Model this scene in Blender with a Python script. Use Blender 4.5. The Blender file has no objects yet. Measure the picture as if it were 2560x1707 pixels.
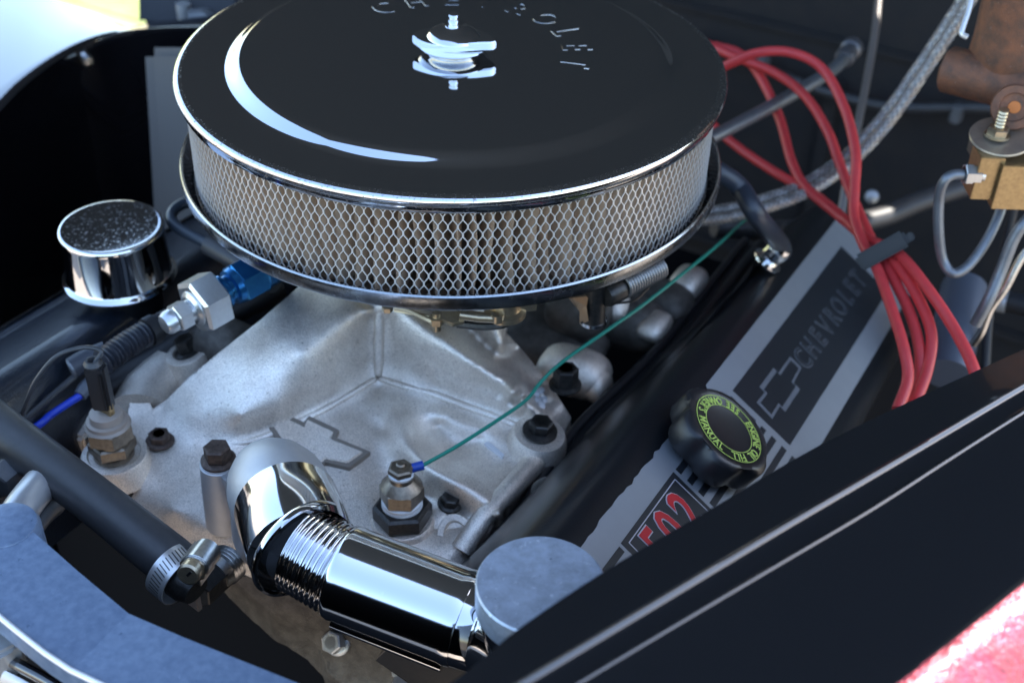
import bpy, bmesh, math, random
import numpy as np
from mathutils import Vector, Matrix, noise
from mathutils.geometry import delaunay_2d_cdt
rnd = random.Random(7)
R_ = math.radians
C = bpy.context.scene.collection
SCN = bpy.context.scene
# ---------------------------------------------------------------- camera, world, sun, exposure
# lengths below are in centimetres above the air cleaner lid; GROUND is the pavement
LIFT = 95.0
CAM = np.array([4.456, -77.733, 35.604])
RW = np.array([[0.99948, 0.03228, 0.0], [0.01942, -0.60135, 0.79875], [0.02579, -0.79833, -0.60166]])
FPX = 3200.0
cam_d = bpy.data.cameras.new('camera'); cam = bpy.data.objects.new('camera', cam_d); C.objects.link(cam)
cam_d.sensor_width = 36; cam_d.lens = FPX / 2560 * 36
cam_d.clip_start = 0.02; cam_d.clip_end = 400
cam.matrix_world = Matrix(((RW[0, 0], -RW[0, 1], -RW[0, 2], CAM[0] * .01), (RW[1, 0], -RW[1, 1], -RW[1, 2], CAM[1] * .01),
                           (RW[2, 0], -RW[2, 1], -RW[2, 2], (CAM[2] + LIFT) * .01), (0, 0, 0, 1)))
cam_d.dof.use_dof = True; cam_d.dof.focus_distance = 0.70; cam_d.dof.aperture_fstop = 7.1
SCN.camera = cam
SUN_EL, SUN_AZ = 50.0, 60.0          # azimuth measured from +Y towards +X
w = bpy.data.worlds.new('World'); SCN.world = w; w.use_nodes = True
nt = w.node_tree; bg = nt.nodes['Background']
sky = nt.nodes.new('ShaderNodeTexSky'); sky.sky_type = 'NISHITA'; sky.sun_disc = False
sky.sun_elevation = R_(SUN_EL); sky.sun_rotation = R_(SUN_AZ)
sky.air_density = 1.2; sky.dust_density = 1.0; sky.ozone_density = 1.2
nt.links.new(sky.outputs[0], bg.inputs[0]); bg.inputs[1].default_value = 0.14
sun_d = bpy.data.lights.new('sun', 'SUN'); sun = bpy.data.objects.new('sun', sun_d); C.objects.link(sun)
sun_d.energy = 4.0; sun_d.angle = R_(0.5); sun_d.color = (1, .95, .86)
sv = Vector((math.sin(R_(SUN_AZ)) * math.cos(R_(SUN_EL)), math.cos(R_(SUN_AZ)) * math.cos(R_(SUN_EL)), math.sin(R_(SUN_EL))))
sun.rotation_euler = (-sv).to_track_quat('-Z', 'Y').to_euler()
SCN.view_settings.view_transform = 'Standard'; SCN.view_settings.look = 'None'
SCN.view_settings.exposure = 2.3; SCN.view_settings.gamma = 1
SCN.render.engine = 'CYCLES'
SCN.cycles.max_bounces = 8; SCN.cycles.glossy_bounces = 6; SCN.cycles.diffuse_bounces = 4
SCN.cycles.caustics_reflective = False; SCN.cycles.caustics_refractive = False
SCN.cycles.sample_clamp_indirect = 6
SCN.cycles.use_denoising = True

# ---------------------------------------------------------------- measured frame: points of the place
def ray(x, y):
    d = np.array([(x * 2560 / 2352 - 1280) / FPX, (y * 2560 / 2352 - 853.5) / FPX, 1.0]); return RW @ d
def W(x, y, z):                     # the point at height z
    d = ray(x, y); t = (z - CAM[2]) / d[2]; return Vector(CAM + t * d)
def D(x, y, t):                     # the point at depth t
    return Vector(CAM + t * ray(x, y))
def PL(x, y, p, n):
    d = ray(x, y); p = np.array(p); n = np.array(n); t = (p - CAM) @ n / (d @ n); return Vector(CAM + t * d)
EA = R_(29)
EV = Vector((math.sin(EA), math.cos(EA), 0)); SV = Vector((math.cos(EA), -math.sin(EA), 0)); UP = Vector((0, 0, 1))
def ES(e, s, z): return EV * e + SV * s + UP * z

# ---------------------------------------------------------------- materials
MATS = {}
def mat(name, color, metal=0.0, rough=0.5, noise_amt=0.0, noise_scale=1.0, color2=None, bump=0.0, bump_scale=8.0, coat=0.0,
        rough_var=0.0, spots=None, spot_scale=2.0, spot_pos=.62, spot_rough=None, ior=1.5, grain=0, grain_scale=22, bump2=0, bump2_scale=1):
    if name in MATS: return MATS[name]
    m = bpy.data.materials.new(name); m.use_nodes = True; t = m.node_tree; N = t.nodes; L = t.links
    b = N['Principled BSDF']
    b.inputs['Base Color'].default_value = (*color, 1); b.inputs['Metallic'].default_value = metal
    b.inputs['Roughness'].default_value = rough; b.inputs['Coat Weight'].default_value = coat
    b.inputs['Coat Roughness'].default_value = .02; b.inputs['IOR'].default_value = ior
    tc = N.new('ShaderNodeTexCoord'); mp = N.new('ShaderNodeMapping'); mp.inputs['Scale'].default_value = (100, 100, 100)
    L.new(tc.outputs['Object'], mp.inputs[0]); src = mp.outputs[0]
    def nz(scale, detail=6, rgh=.6):
        n = N.new('ShaderNodeTexNoise'); n.inputs['Scale'].default_value = scale; n.inputs['Detail'].default_value = detail
        n.inputs['Roughness'].default_value = rgh; L.new(src, n.inputs['Vector']); return n.outputs['Fac']
    def ramp(f, a, c):
        r = N.new('ShaderNodeMapRange'); r.inputs[1].default_value = a; r.inputs[2].default_value = c; r.clamp = True
        L.new(f, r.inputs[0]); return r.outputs[0]
    col = None
    if color2 is not None:
        mx = N.new('ShaderNodeMix'); mx.data_type = 'RGBA'
        mx.inputs[6].default_value = (*color, 1); mx.inputs[7].default_value = (*color2, 1)
        L.new(ramp(nz(noise_scale), .5 - .22 / max(noise_amt, .05) * .5, .5 + .22 / max(noise_amt, .05) * .5), mx.inputs[0]); col = mx.outputs[2]
    if spots is not None:
        f = ramp(nz(spot_scale, 8, .7), spot_pos, spot_pos + .06)
        mx = N.new('ShaderNodeMix'); mx.data_type = 'RGBA'
        if col is not None: L.new(col, mx.inputs[6])
        else: mx.inputs[6].default_value = (*color, 1)
        mx.inputs[7].default_value = (*spots, 1); L.new(f, mx.inputs[0]); col = mx.outputs[2]
        if spot_rough is not None:
            mr = N.new('ShaderNodeMapRange'); mr.inputs[3].default_value = rough; mr.inputs[4].default_value = spot_rough
            L.new(f, mr.inputs[0]); L.new(mr.outputs[0], b.inputs['Roughness'])
    if grain > 0:
        mx = N.new('ShaderNodeMix'); mx.data_type = 'RGBA'; mx.blend_type = 'MULTIPLY'; mx.inputs[0].default_value = 1
        if col is not None: L.new(col, mx.inputs[6])
        else: mx.inputs[6].default_value = (*color, 1)
        g = N.new('ShaderNodeMapRange'); g.inputs[1].default_value = .36; g.inputs[2].default_value = .62
        g.inputs[3].default_value = 1 - grain; g.inputs[4].default_value = 1 + grain * .6; L.new(nz(grain_scale, 4, .7), g.inputs[0])
        L.new(g.outputs[0], mx.inputs[7]); col = mx.outputs[2]
    if col is not None: L.new(col, b.inputs['Base Color'])
    if rough_var > 0:
        mr = N.new('ShaderNodeMapRange'); mr.inputs[1].default_value = .3; mr.inputs[2].default_value = .7
        mr.inputs[3].default_value = max(rough - rough_var, .01); mr.inputs[4].default_value = rough + rough_var
        L.new(nz(1.7, 8, .65), mr.inputs[0]); L.new(mr.outputs[0], b.inputs['Roughness'])
    last = None
    for amt, sc in ((bump, bump_scale), (bump2, bump2_scale)):
        if amt > 0:
            bp = N.new('ShaderNodeBump'); bp.inputs['Strength'].default_value = 1; bp.inputs['Distance'].default_value = amt * .01
            L.new(nz(sc, 3, .55), bp.inputs['Height'])
            if last is not None: L.new(last, bp.inputs['Normal'])
            last = bp.outputs[0]
    if last is not None: L.new(last, b.inputs['Normal'])
    MATS[name] = m; return m
chrome = mat('chrome', (.76, .76, .77), 1, .07, rough_var=.04)
chrome_spot = mat('water_spotted_chrome', (.76, .76, .77), 1, .09, spots=(.88, .89, .92), spot_scale=2.3, spot_pos=.68, spot_rough=.30)
chrome_lid = mat('dusty_black_chrome', (.62, .63, .65), 1, .035, spots=(.75, .73, .7), spot_scale=26, spot_pos=.755, spot_rough=.6)
chrome_pit = mat('pitted_chrome', (.72, .73, .75), 1, .07, spots=(.33, .32, .31), spot_scale=5, spot_pos=.56, spot_rough=.45)
chrome_dirty = mat('weathered_chrome', (.42, .43, .46), 1, .07, spots=(.30, .31, .33), spot_scale=4.5, spot_pos=.54, spot_rough=.30)
steel = mat('zinc_steel', (.60, .59, .57), 1, .28, noise_amt=.5, noise_scale=3, color2=(.42, .41, .40), bump=.006, bump_scale=9)
galv = mat('thin_flange_steel', (.45, .46, .47), 1, .22, noise_amt=.5, noise_scale=6, color2=(.32, .33, .34), rough_var=.1)
cast = mat('cast_aluminium', (.92, .84, .75), .80, .39, noise_amt=1.0, noise_scale=.30, color2=(.74, .655, .57), bump=.05, bump_scale=13,
           spots=(.34, .28, .22), spot_scale=4.5, spot_pos=.61, bump2=.008, bump2_scale=2.6, grain=.36, grain_scale=15)
cast_dark = mat('dark_cast_aluminium', (.11, .098, .086), .4, .5, noise_amt=.8, noise_scale=1.2, color2=(.06, .052, .046), bump=.06, bump_scale=8)  # darker, browner tone of the same casting
cast_fine = mat('satin_cast_aluminium', (.50, .50, .51), .7, .5, noise_amt=.5, noise_scale=1.5, color2=(.45, .45, .46), bump=.008, bump_scale=22)
brushed = mat('scuffed_aluminium_cap', (.44, .51, .62), .5, .36, noise_amt=.8, noise_scale=1.6, color2=(.33, .38, .46), rough_var=.1, spots=(.62, .68, .76), spot_scale=2.4, spot_pos=.60, bump=.004, bump_scale=30)
support_m = mat('scuffed_grey_panel', (.15, .205, .30), .25, .34, noise_amt=.7, noise_scale=2.4, color2=(.105, .15, .235), spots=(.30, .38, .50), spot_scale=6, spot_pos=.65, bump=.004, bump_scale=12, rough_var=.08)
silver_m = mat('painted_silver_metal', (.55, .56, .57), .6, .35, noise_amt=.4, noise_scale=1, color2=(.45, .46, .48))
brass = mat('aged_brass', (.42, .30, .15), .85, .34, noise_amt=.6, noise_scale=4, color2=(.30, .21, .11), bump=.006, bump_scale=12)
brass_dull = mat('dull_bronze_fitting', (.26, .215, .16), .8, .36, noise_amt=.6, noise_scale=4, color2=(.17, .14, .11), bump=.006, bump_scale=12)
goldz = mat('gold_zinc_plating', (.52, .42, .28), .9, .3, noise_amt=.6, noise_scale=3, color2=(.40, .33, .24))
dark_steel = mat('blackened_steel', (.06, .055, .05), .7, .38, noise_amt=.6, noise_scale=4, color2=(.03, .03, .03), bump=.01, bump_scale=12)
rust_bolt = mat('rusty_bolt_steel', (.10, .07, .055), .5, .5, noise_amt=.8, noise_scale=4, color2=(.045, .03, .025), bump=.02, bump_scale=10)
rust = mat('rusted_cast_iron', (.21, .080, .038), .15, .62, noise_amt=.6, noise_scale=1.1, color2=(.085, .045, .03), bump=.05, bump_scale=9, spots=(.30, .24, .21), spot_scale=7, spot_pos=.63)
rubber = mat('black_rubber_hose', (.030, .031, .034), 0, .42, noise_amt=.5, noise_scale=2, color2=(.042, .042, .045), bump=.004, bump_scale=12)
black_plastic = mat('black_plastic', (.014, .014, .016), 0, .5)
ptfe = mat('white_sealing_tape', (.72, .74, .74), 0, .5)
plastic_beige = mat('grey_nylon', (.30, .25, .21), 0, .45)
red_wire = mat('red_silicone_lead', (.68, .055, .055), 0, .42, noise_amt=.4, noise_scale=1.5, color2=(.55, .05, .055))
green_wire = mat('green_wire_insulation', (.012, .20, .14), 0, .4)
blue_wire = mat('blue_wire_insulation', (.02, .06, .55), 0, .35)
blue_plastic = mat('blue_vinyl_sleeve', (.012, .05, .30), 0, .4)
blue_ano = mat('blue_anodised_aluminium', (.02, .13, .34), .85, .28, noise_amt=.4, noise_scale=2, color2=(.03, .19, .42))
silver_ano = mat('silver_anodised_aluminium', (.62, .63, .64), .9, .30, noise_amt=.4, noise_scale=3, color2=(.52, .53, .53))
black_paint = mat('gloss_black_paint', (.006, .007, .009), 0, .14, coat=1, spots=(.35, .34, .32), spot_scale=9, spot_pos=.785, spot_rough=.6)
black_wall = mat('satin_black_paint', (.015, .016, .019), 0, .5, ior=1.35, noise_amt=.6, noise_scale=.4, color2=(.022, .021, .022))
black_body = mat('gloss_black_body_paint', (.006, .006, .008), 0, .05, coat=1, ior=1.9)
cover_paint = mat('black_valve_cover_paint', (.009, .010, .012), 0, .30, coat=.0, ior=1.4, bump=.01, bump_scale=5, spots=(.10, .10, .10), spot_scale=10, spot_pos=.76)
deep = mat('oily_black_casting', (.005, .005, .006), 0, .9, ior=1.15)
wrinkle = mat('wrinkle_black_paint', (.008, .012, .020), 0, .30, coat=.35, bump=.05, bump_scale=7)
grey_panel = mat('grey_primer_metal', (.075, .068, .062), 0, .5)
tube_grey = mat('grey_steel_line', (.20, .21, .23), .6, .42, noise_amt=.4, noise_scale=2, color2=(.15, .16, .17))
paper = mat('filter_paper', (.62, .45, .32), 0, .8, noise_amt=.6, noise_scale=.8, color2=(.50, .39, .30), bump=.01, bump_scale=6)
screen_m = mat('galvanised_wire_screen', (.64, .62, .59), .55, .4)
braid = mat('braided_stainless', (.26, .245, .24), .7, .5)
strand_m = mat('braid_strand_steel', (.42, .40, .38), .7, .45)
decal_silver = mat('silver_decal', (.29, .31, .335), .3, .45, noise_amt=.4, noise_scale=.7, color2=(.265, .285, .31))
decal_black = mat('black_decal_print', (.014, .017, .022), 0, .4)
decal_dim = mat('grey_decal_print', (.15, .165, .19), .2, .45)
decal_red = mat('red_decal_print', (.55, .012, .02), 0, .4)
decal_white = mat('silver_outline_print', (.55, .55, .62), .3, .35)
lime = mat('lime_print', (.52, .68, .14), 0, .5)
cap_plastic = mat('black_cap_plastic', (.016, .016, .018), 0, .34, bump=.006, bump_scale=20)
worn_rim = mat('cast_mark_metal', (.88, .88, .90), .45, .3)

# ---------------------------------------------------------------- mesh builders (centimetres)
class MB:
    def __init__(s): s.v = []; s.f = []
    def add(s, vs, fs):
        o = len(s.v); s.v += [Vector(v) for v in vs]; s.f += [tuple(i + o for i in f) for f in fs]; return s
def frame(axis, hint=None):
    a = Vector(axis).normalized(); h = Vector(hint) if hint is not None else (UP if abs(a.z) < .9 else Vector((1, 0, 0)))
    x = h - a * h.dot(a); x.normalize(); y = a.cross(x); return x, y, a
def tag(o, label=None, cat=None, group=None, kind=None):
    if label: o['label'] = label
    if cat: o['category'] = cat
    if group: o['group'] = group
    if kind: o['kind'] = kind
    return o
def obj(name, mb, m, parent=None, loc=None, smooth=38, bevel=0, kind=None, label=None):
    me = bpy.data.meshes.new(name)
    base = Vector(parent['_base']) if parent is not None else (Vector(loc) if loc is not None else Vector((0, 0, 0)))
    me.from_pydata([tuple(v - base) for v in mb.v], [], mb.f); me.validate()
    bm = bmesh.new(); bm.from_mesh(me); bmesh.ops.remove_doubles(bm, verts=bm.verts, dist=1e-4)
    bmesh.ops.recalc_face_normals(bm, faces=bm.faces)
    if bevel > 0:
        es = [e for e in bm.edges if len(e.link_faces) == 2 and e.calc_face_angle(0) > R_(30)]
        bmesh.ops.bevel(bm, geom=es, offset=bevel, segments=2, affect='EDGES', clamp_overlap=True)
    bm.to_mesh(me); bm.free()
    me.shade_smooth()
    if smooth: me.set_sharp_from_angle(angle=R_(smooth))
    me.materials.append(m)
    o = bpy.data.objects.new(name, me); C.objects.link(o)
    if parent is not None: o.parent = parent; o['_base'] = list(base)
    else: o.location = base; o['_base'] = list(base)
    if kind: o['kind'] = kind
    if label: o['label'] = label
    return o
def thing(name, loc, label, cat, group=None):
    o = bpy.data.objects.new(name, None); C.objects.link(o); o.location = loc; o['_base'] = list(loc); o.empty_display_size = .02
    return tag(o, label, cat, group)
def lathe(prof, org, axis, seg=48, hint=None, mb=None, caps=True, lobes=None):
    mb = mb or MB(); x, y, a = frame(axis, hint); org = Vector(org); vs = []
    for (r, h) in prof:
        for k in range(seg):
            t = 2 * math.pi * k / seg; rr = r * (lobes(t, h) if lobes else 1)
            vs.append(org + a * h + (x * math.cos(t) + y * math.sin(t)) * rr)
    fs = []
    for i in range(len(prof) - 1):
        for k in range(seg):
            k2 = (k + 1) % seg; fs.append((i * seg + k, i * seg + k2, (i + 1) * seg + k2, (i + 1) * seg + k))
    if caps:
        fs.append(tuple(range(seg))); fs.append(tuple(reversed(range((len(prof) - 1) * seg, len(prof) * seg))))
    return mb.add(vs, fs)
def hexp(org, axis, r, h, mb=None, hint=None, ch=.12):
    return lathe([(r * (1 - ch), 0), (r, r * ch * .6), (r, h - r * ch * .6), (r * (1 - ch), h)], org, axis, 6, hint, mb)
def cr(pts, n=12):
    P = [Vector(p) for p in pts]; P = [P[0] * 2 - P[1]] + P + [P[-1] * 2 - P[-2]]; out = []
    for i in range(1, len(P) - 2):
        for k in range(n):
            t = k / n; a, b, c, d = P[i - 1], P[i], P[i + 1], P[i + 2]
            out.append(.5 * ((2 * b) + (c - a) * t + (2 * a - 5 * b + 4 * c - d) * t * t + (3 * b - a - 3 * c + d) * t ** 3))
    out.append(P[-2]); return out
def sweep(path, rad, seg=16, mb=None, caps=True):
    mb = mb or MB(); n = len(path)
    rad = rad if callable(rad) else (lambda t, _r=rad: _r)
    tan = [(path[min(i + 1, n - 1)] - path[max(i - 1, 0)]).normalized() for i in range(n)]
    x, y, _ = frame(tan[0]); vs = []
    for i in range(n):
        x = (x - tan[i] * x.dot(tan[i])).normalized(); y = tan[i].cross(x); r = rad(i / (n - 1))
        for k in range(seg):
            t = 2 * math.pi * k / seg; vs.append(path[i] + (x * math.cos(t) + y * math.sin(t)) * r)
    fs = []
    for i in range(n - 1):
        for k in range(seg):
            k2 = (k + 1) % seg; fs.append((i * seg + k, i * seg + k2, (i + 1) * seg + k2, (i + 1) * seg + k))
    if caps: fs.append(tuple(range(seg))); fs.append(tuple(reversed(range((n - 1) * seg, n * seg))))
    return mb.add(vs, fs)
def tube(pts, r, seg=14, n=10, mb=None): return sweep(cr(pts, n), r, seg, mb)
def box(c, ex, ey, ez, mb=None):       # centre and three half-extent vectors
    mb = mb or MB(); c = Vector(c); ex, ey, ez = Vector(ex), Vector(ey), Vector(ez)
    vs = [c + ex * i + ey * j + ez * k for i in (-1, 1) for j in (-1, 1) for k in (-1, 1)]
    return mb.add(vs, [(0, 1, 3, 2), (4, 6, 7, 5), (0, 4, 5, 1), (2, 3, 7, 6), (0, 2, 6, 4), (1, 5, 7, 3)])
def prism(poly, ext, mb=None):         # closed outline swept by a vector
    mb = mb or MB(); P = [Vector(p) for p in poly]; n = len(P); e = Vector(ext)
    return mb.add(P + [p + e for p in P], [tuple(range(n)), tuple(reversed(range(n, 2 * n)))] + [(i, (i + 1) % n, (i + 1) % n + n, i + n) for i in range(n)])
def sheet(rows, mb=None, closed=False):
    mb = mb or MB(); n = len(rows[0]); vs = [p for r in rows for p in r]
    return mb.add(vs, [(i * n + k, i * n + k + 1, (i + 1) * n + k + 1, (i + 1) * n + k) for i in range(len(rows) - 1) for k in range(n - 1)])
def resample(pts, n):
    P = cr(pts, 16); d = [0]
    for a, b in zip(P, P[1:]): d.append(d[-1] + (b - a).length)
    out = []
    for i in range(n):
        s = d[-1] * i / (n - 1); k = max(1, next((j for j in range(1, len(d)) if d[j] >= s - 1e-9), len(d) - 1))
        t = (s - d[k - 1]) / max(d[k] - d[k - 1], 1e-9); out.append(P[k - 1].lerp(P[k], min(max(t, 0), 1)))
    return out
def text_geo(s, size, offset=0.0, extrude=0.03, shear=0, res=3, bevel=0):
    cu = bpy.data.curves.new('t', 'FONT'); cu.body = s; cu.size = size; cu.extrude = extrude; cu.offset = offset
    cu.shear = shear; cu.resolution_u = res; cu.align_x = 'CENTER'; cu.align_y = 'CENTER'; cu.bevel_depth = bevel
    o = bpy.data.objects.new('t', cu); C.objects.link(o); dg = bpy.context.evaluated_depsgraph_get()
    me = bpy.data.meshes.new_from_object(o.evaluated_get(dg))
    vs = [v.co.copy() for v in me.vertices]; fs = [tuple(p.vertices) for p in me.polygons]
    bpy.data.objects.remove(o); bpy.data.curves.remove(cu); bpy.data.meshes.remove(me)
    return vs, fs
def place_text(mb, geo, org, x, y, z=None, sx=1, sy=1):
    vs, fs = geo; z = z if z is not None else x.cross(y)
    mb.add([Vector(org) + x * v.x * sx + y * v.y * sy + z * v.z for v in vs], fs); return mb

# ================================================================ the place around the engine
ZG = -LIFT + 0.0
def rect(x0, y0, x1, y1, z): return MB().add([(x0, y0, z), (x1, y0, z), (x1, y1, z), (x0, y1, z)], [(0, 1, 2, 3)])
g_m = mat('worn_asphalt', (.24, .195, .155), 0, .85, noise_amt=.6, noise_scale=.08, color2=(.18, .15, .125), bump=.4, bump_scale=.9)
o = obj('ground', rect(-3000, -3000, 3000, 3000, ZG), g_m); o['kind'] = 'structure'
grass_m = mat('sunlit_grass', (.16, .22, .05), 0, .8, noise_amt=.8, noise_scale=.05, color2=(.26, .25, .10), bump=.6, bump_scale=.5)
gm = MB(); gl = [ES(150, -95, 0), ES(150, -1500, 0), ES(2500, -1500, 0), ES(2500, -95, 0)]
gm.add([Vector((p.x, p.y, ZG + .4)) for p in gl], [(0, 1, 2, 3)])
o = obj('lawn', gm, grass_m); o['kind'] = 'structure'

# open hood above the bay, hinged at the cowl
hb = thing('hood', ES(66, 2, 6), 'black open hood raised above the engine', 'hood')
HA = R_(50); hd = -EV * math.cos(HA) + UP * math.sin(HA); hn = hd.cross(SV).normalized()
rows = []
for i in range(13):
    s = i / 12; half = 80 - 16 * s ** 1.5; r = []
    for j in range(17):
        q = -1 + 2 * j / 16
        r.append(ES(66, -8, 6) + hd * (s * 150) + SV * q * half - hn * (7 * q * q) * (1 if hn.z > 0 else -1))
    rows.append(r)
hood_m = mat('hood_underside_black', (.030, .036, .044), 0, .8, ior=1.25)
hs = MB(); sheet(rows, hs); sheet([[p + hn * .25 for p in r] for r in rows], hs)
obj('hood_skin', hs, hood_m, hb)
# firewall, bay floor, inner wings
fw = MB(); box(ES(70, 0, -35), SV * 95, EV * 2, UP * 42, fw)
obj('firewall', fw, black_wall, kind='structure', loc=ES(70, 0, -77))
fwo = bpy.data.objects['firewall']; fwo['_base'] = list(ES(70, 0, -77))
for (e_, s_, z_, hs_, hz_) in ((67.6, 25, -22, 40, .5), (67.6, 38, -40, 1.2, 14), (67.6, 8, -38, 1.0, 12), (67.6, 20, -52, 46, .7)):
    mb = MB(); box(ES(e_, s_, z_), SV * hs_, EV * .5, UP * hz_, mb); obj('stiffening_rib', mb, black_wall, fwo, bevel=.3)
mb = MB(); tube([ES(66, -10, -25), ES(65, 12, -27), ES(66, 30, -24), ES(65.5, 50, -28), ES(66, 66, -27)], .55, 10, 8, mb); obj('wiring_loom', mb, rubber, fwo)
for s_ in (0, 22, 44): mb = MB(); box(ES(65.6, s_, -25.8), SV * .6, EV * .8, UP * 1.0, mb); obj('loom_clip', mb, tube_grey, fwo, bevel=.2)
fl = MB(); box(ES(5, 0, -72), SV * 80, EV * 78, UP * 1, fl)
obj('bay_floor', fl, deep, kind='structure', loc=ES(5, 0, -73))

# right fender: inner flange, bead and outer panel, one sheet following the edge
NF = 60
def curve(pts, z, n=NF): return resample([W(x, y, zz) if not isinstance(z, (int, float)) else W(x, y, z) for (x, y), zz in zip(pts, z if not isinstance(z, (int, float)) else [0] * len(pts))], n)
z_f = -3.0
inner = curve([(700, 1760), (1030, 1568), (1190, 1440), (1400, 1300), (1640, 1160), (1880, 1020), (2130, 900), (2352, 800), (2600, 690)], z_f - .8)
bead1 = curve([(760, 1826), (1195, 1568), (1332, 1486), (1560, 1350), (1780, 1218), (2000, 1090), (2180, 985), (2352, 884), (2600, 740)], z_f)
bead2 = curve([(830, 1880), (1190, 1656), (1332, 1568), (1560, 1432), (1780, 1302), (2000, 1172), (2180, 1056), (2352, 947), (2600, 795)], z_f)
outer = curve([(1500, 1950), (2060, 1568), (2110, 1528), (2180, 1476), (2250, 1420), (2300, 1380), (2352, 1338), (2500, 1220), (2700, 1060)], z_f - .3)
rows = [[p + Vector((0, 0, -52)) for p in inner], [p + Vector((0, 0, -1.2)) for p in inner], [p + Vector((0, 0, -.25)) for p in inner]]
for k in range(len(inner)): inner[k] = inner[k]
for t in (.03, .35, .7, .93): rows.append([a.lerp(b, t) for a, b in zip(inner, bead1)])
fr = MB()
for t in np.linspace(0, 1, 11):
    ang = math.pi * t
    pass
for t, hh_ in ((-.05, .0), (-.03, .04), (-.01, .08), (.02, .10), (.05, .08), (.09, .03), (.16, -.04), (.5, -.08), (.84, -.04), (.92, .03), (.945, .06), (.97, .07), (.995, .05), (1.02, .02), (1.06, 0)):
    rows.append([a.lerp(b, t) + UP * hh_ for a, b in zip(bead1, bead2)])
for t in (.12, .25, .5, .75, .95): rows.append([a.lerp(b, t) for a, b in zip(bead2, outer)])
rows.append([p + UP * -.02 for p in outer]); rows.append([p + UP * -.5 for p in outer])
sheet(rows, fr)
ft = thing('right_fender', bead1[10] + UP * -40, 'glossy black fender with a raised bead running diagonally across the foreground', 'fender')
ft.name = 'fender'
obj('fender_panel', fr, black_paint, ft, smooth=50)
flake = mat('metal_flake_red_paint', (.30, .034, .062), .3, .36, noise_amt=.9, noise_scale=1.2, color2=(.22, .034, .048), coat=.15, spots=(.55, .24, .27), spot_scale=4, spot_pos=.64, bump=.07, bump_scale=3.5, bump2=.16, bump2_scale=1.2, grain=.4, grain_scale=5)
sk = MB(); out_dir = (SV * .98 - EV * .17).normalized()
sheet([[p + out_dir * dx + UP * (dz - .03) for p in outer] for dx, dz in ((-.05, 0), (.35, .02), (.9, -.2), (2, -1.1), (3.4, -2.9), (4.6, -5.6), (5.6, -9.5), (6.2, -15), (6.5, -30), (6, -55))], sk)
obj('outer_skin', sk, flake, ft, smooth=60, label='pinkish red sparkling outer side of the fender')

# left fender seen beyond the breather
li = resample([W(x, y, -11.5) for x, y in ((-330, 560), (-120, 370), (0, 250), (50, 198), (120, 143), (190, 102), (255, 78), (330, 66), (430, 60), (600, 60))], NF)
od = (-SV * .9 + EV * .15).normalized(); rows = []
crown = resample([W(*q) for q in ((-420, 60, -13), (-200, -30, -13), (-60, -40, -13), (40, -22, -13), (110, 2, -13), (190, 24, -12.8), (250, 44, -12.4), (298, 62, -12), (360, 50, -12), (560, 30, -12))], NF)
for dx, dz in ((.6, -55), (.5, -3), (.15, -.9), (0, -.2)): rows.append([p + od * dx + UP * dz for p in li])
for t in (.03, .15, .35, .6, .85, 1.0): rows.append([a.lerp(b, t) + UP * (.25 * math.sin(math.pi * t * .8) * min(1, (b - a).length / 12)) for a, b in zip(li, crown)])
for dx, dz in ((1.5, -1.2), (3, -4), (4, -9), (4.5, -20), (4, -60)): rows.append([p + od * dx + UP * dz for p in crown])
lf = MB(); sheet(rows, lf)
ft2 = thing('fender', li[20] + UP * -40, 'glossy black fender curving past the breather, its outside bright with sky', 'fender')
obj('fender_panel', lf, black_body, ft2, smooth=60)
cl = MB(); tube([W(186, 118, -12), W(190, 126, -12.3), W(202, 140, -12.6), (W(200, 146, -13.4))], .45, 8, 6, cl)
obj('edge_clip', cl, steel, ft2)

# grey upright and hinge box behind the left
bx = MB()
a0, a1 = D(332, 108, 109), D(372, 800, 109); b0, b1 = D(470, 108, 108), D(500, 800, 108)
dn = Vector(ray(400, 300)).normalized() * 4
prism([a0, b0, b1, a1], dn, bx)
t = thing('brace_panel', a1, 'tall flat grey upright behind the air cleaner on the left', 'panel')
obj('brace_face', bx, grey_panel, t, bevel=.8)
bx = MB(); prism([D(318, -90, 122), D(560, -90, 122), D(548, 70, 122), D(320, 62, 122)], Vector(ray(400, 20)).normalized() * 8, bx)
t = thing('hinge_box', D(400, 60, 124), 'dark box shaped hood hinge bracket at the top left above the grey upright', 'hinge bracket')
obj('bracket_body', bx, mat('dark_navy_paint', (.009, .011, .017), 0, .45), t, bevel=.6)
bx = MB(); prism([D(352, 60, 121), D(440, 60, 121), D(445, 122, 121), D(372, 135, 121)], Vector(ray(400, 20)).normalized() * 3, bx)
obj('bracket_foot', bx, black_wall, t, bevel=.5)
bx = MB(); tube([D(436, 42, 120), D(470, 38, 120), D(482, 50, 120), D(484, 70, 120)], .8, 8, 6, bx); obj('hinge_arm', bx, tube_grey, t)
bx = MB(); lathe([(.7, 0), (.7, 2.5)], D(420, 8, 120.5), (0, 0, -1), 10, mb=bx); obj('hinge_pin', bx, silver_m, t)

# ================================================================ air cleaner
ac = thing('air_cleaner', (0, 0, -7), 'large round chrome air cleaner with dark mirror lid and honeycomb screen', 'air cleaner')
prof = [(0.01, .70), (3, .70), (7, .69), (10, .675), (12.4, .645)] + [(13.45 + 1.35 * t, .62 - .62 * (3 * t * t - 2 * t ** 3)) for t in [i / 15 for i in range(16)]] + [(15.6, 0), (17.3, 0), (17.62, -.03), (17.78, -.12), (17.86, -.28), (17.86, -.42), (17.80, -.52),
        (17.70, -.60), (17.66, -.75), (17.64, -1.05), (17.5, -1.17), (17.3, -1.18), (16.6, -1.15), (13, -.9), (1, -.9)]
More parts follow.
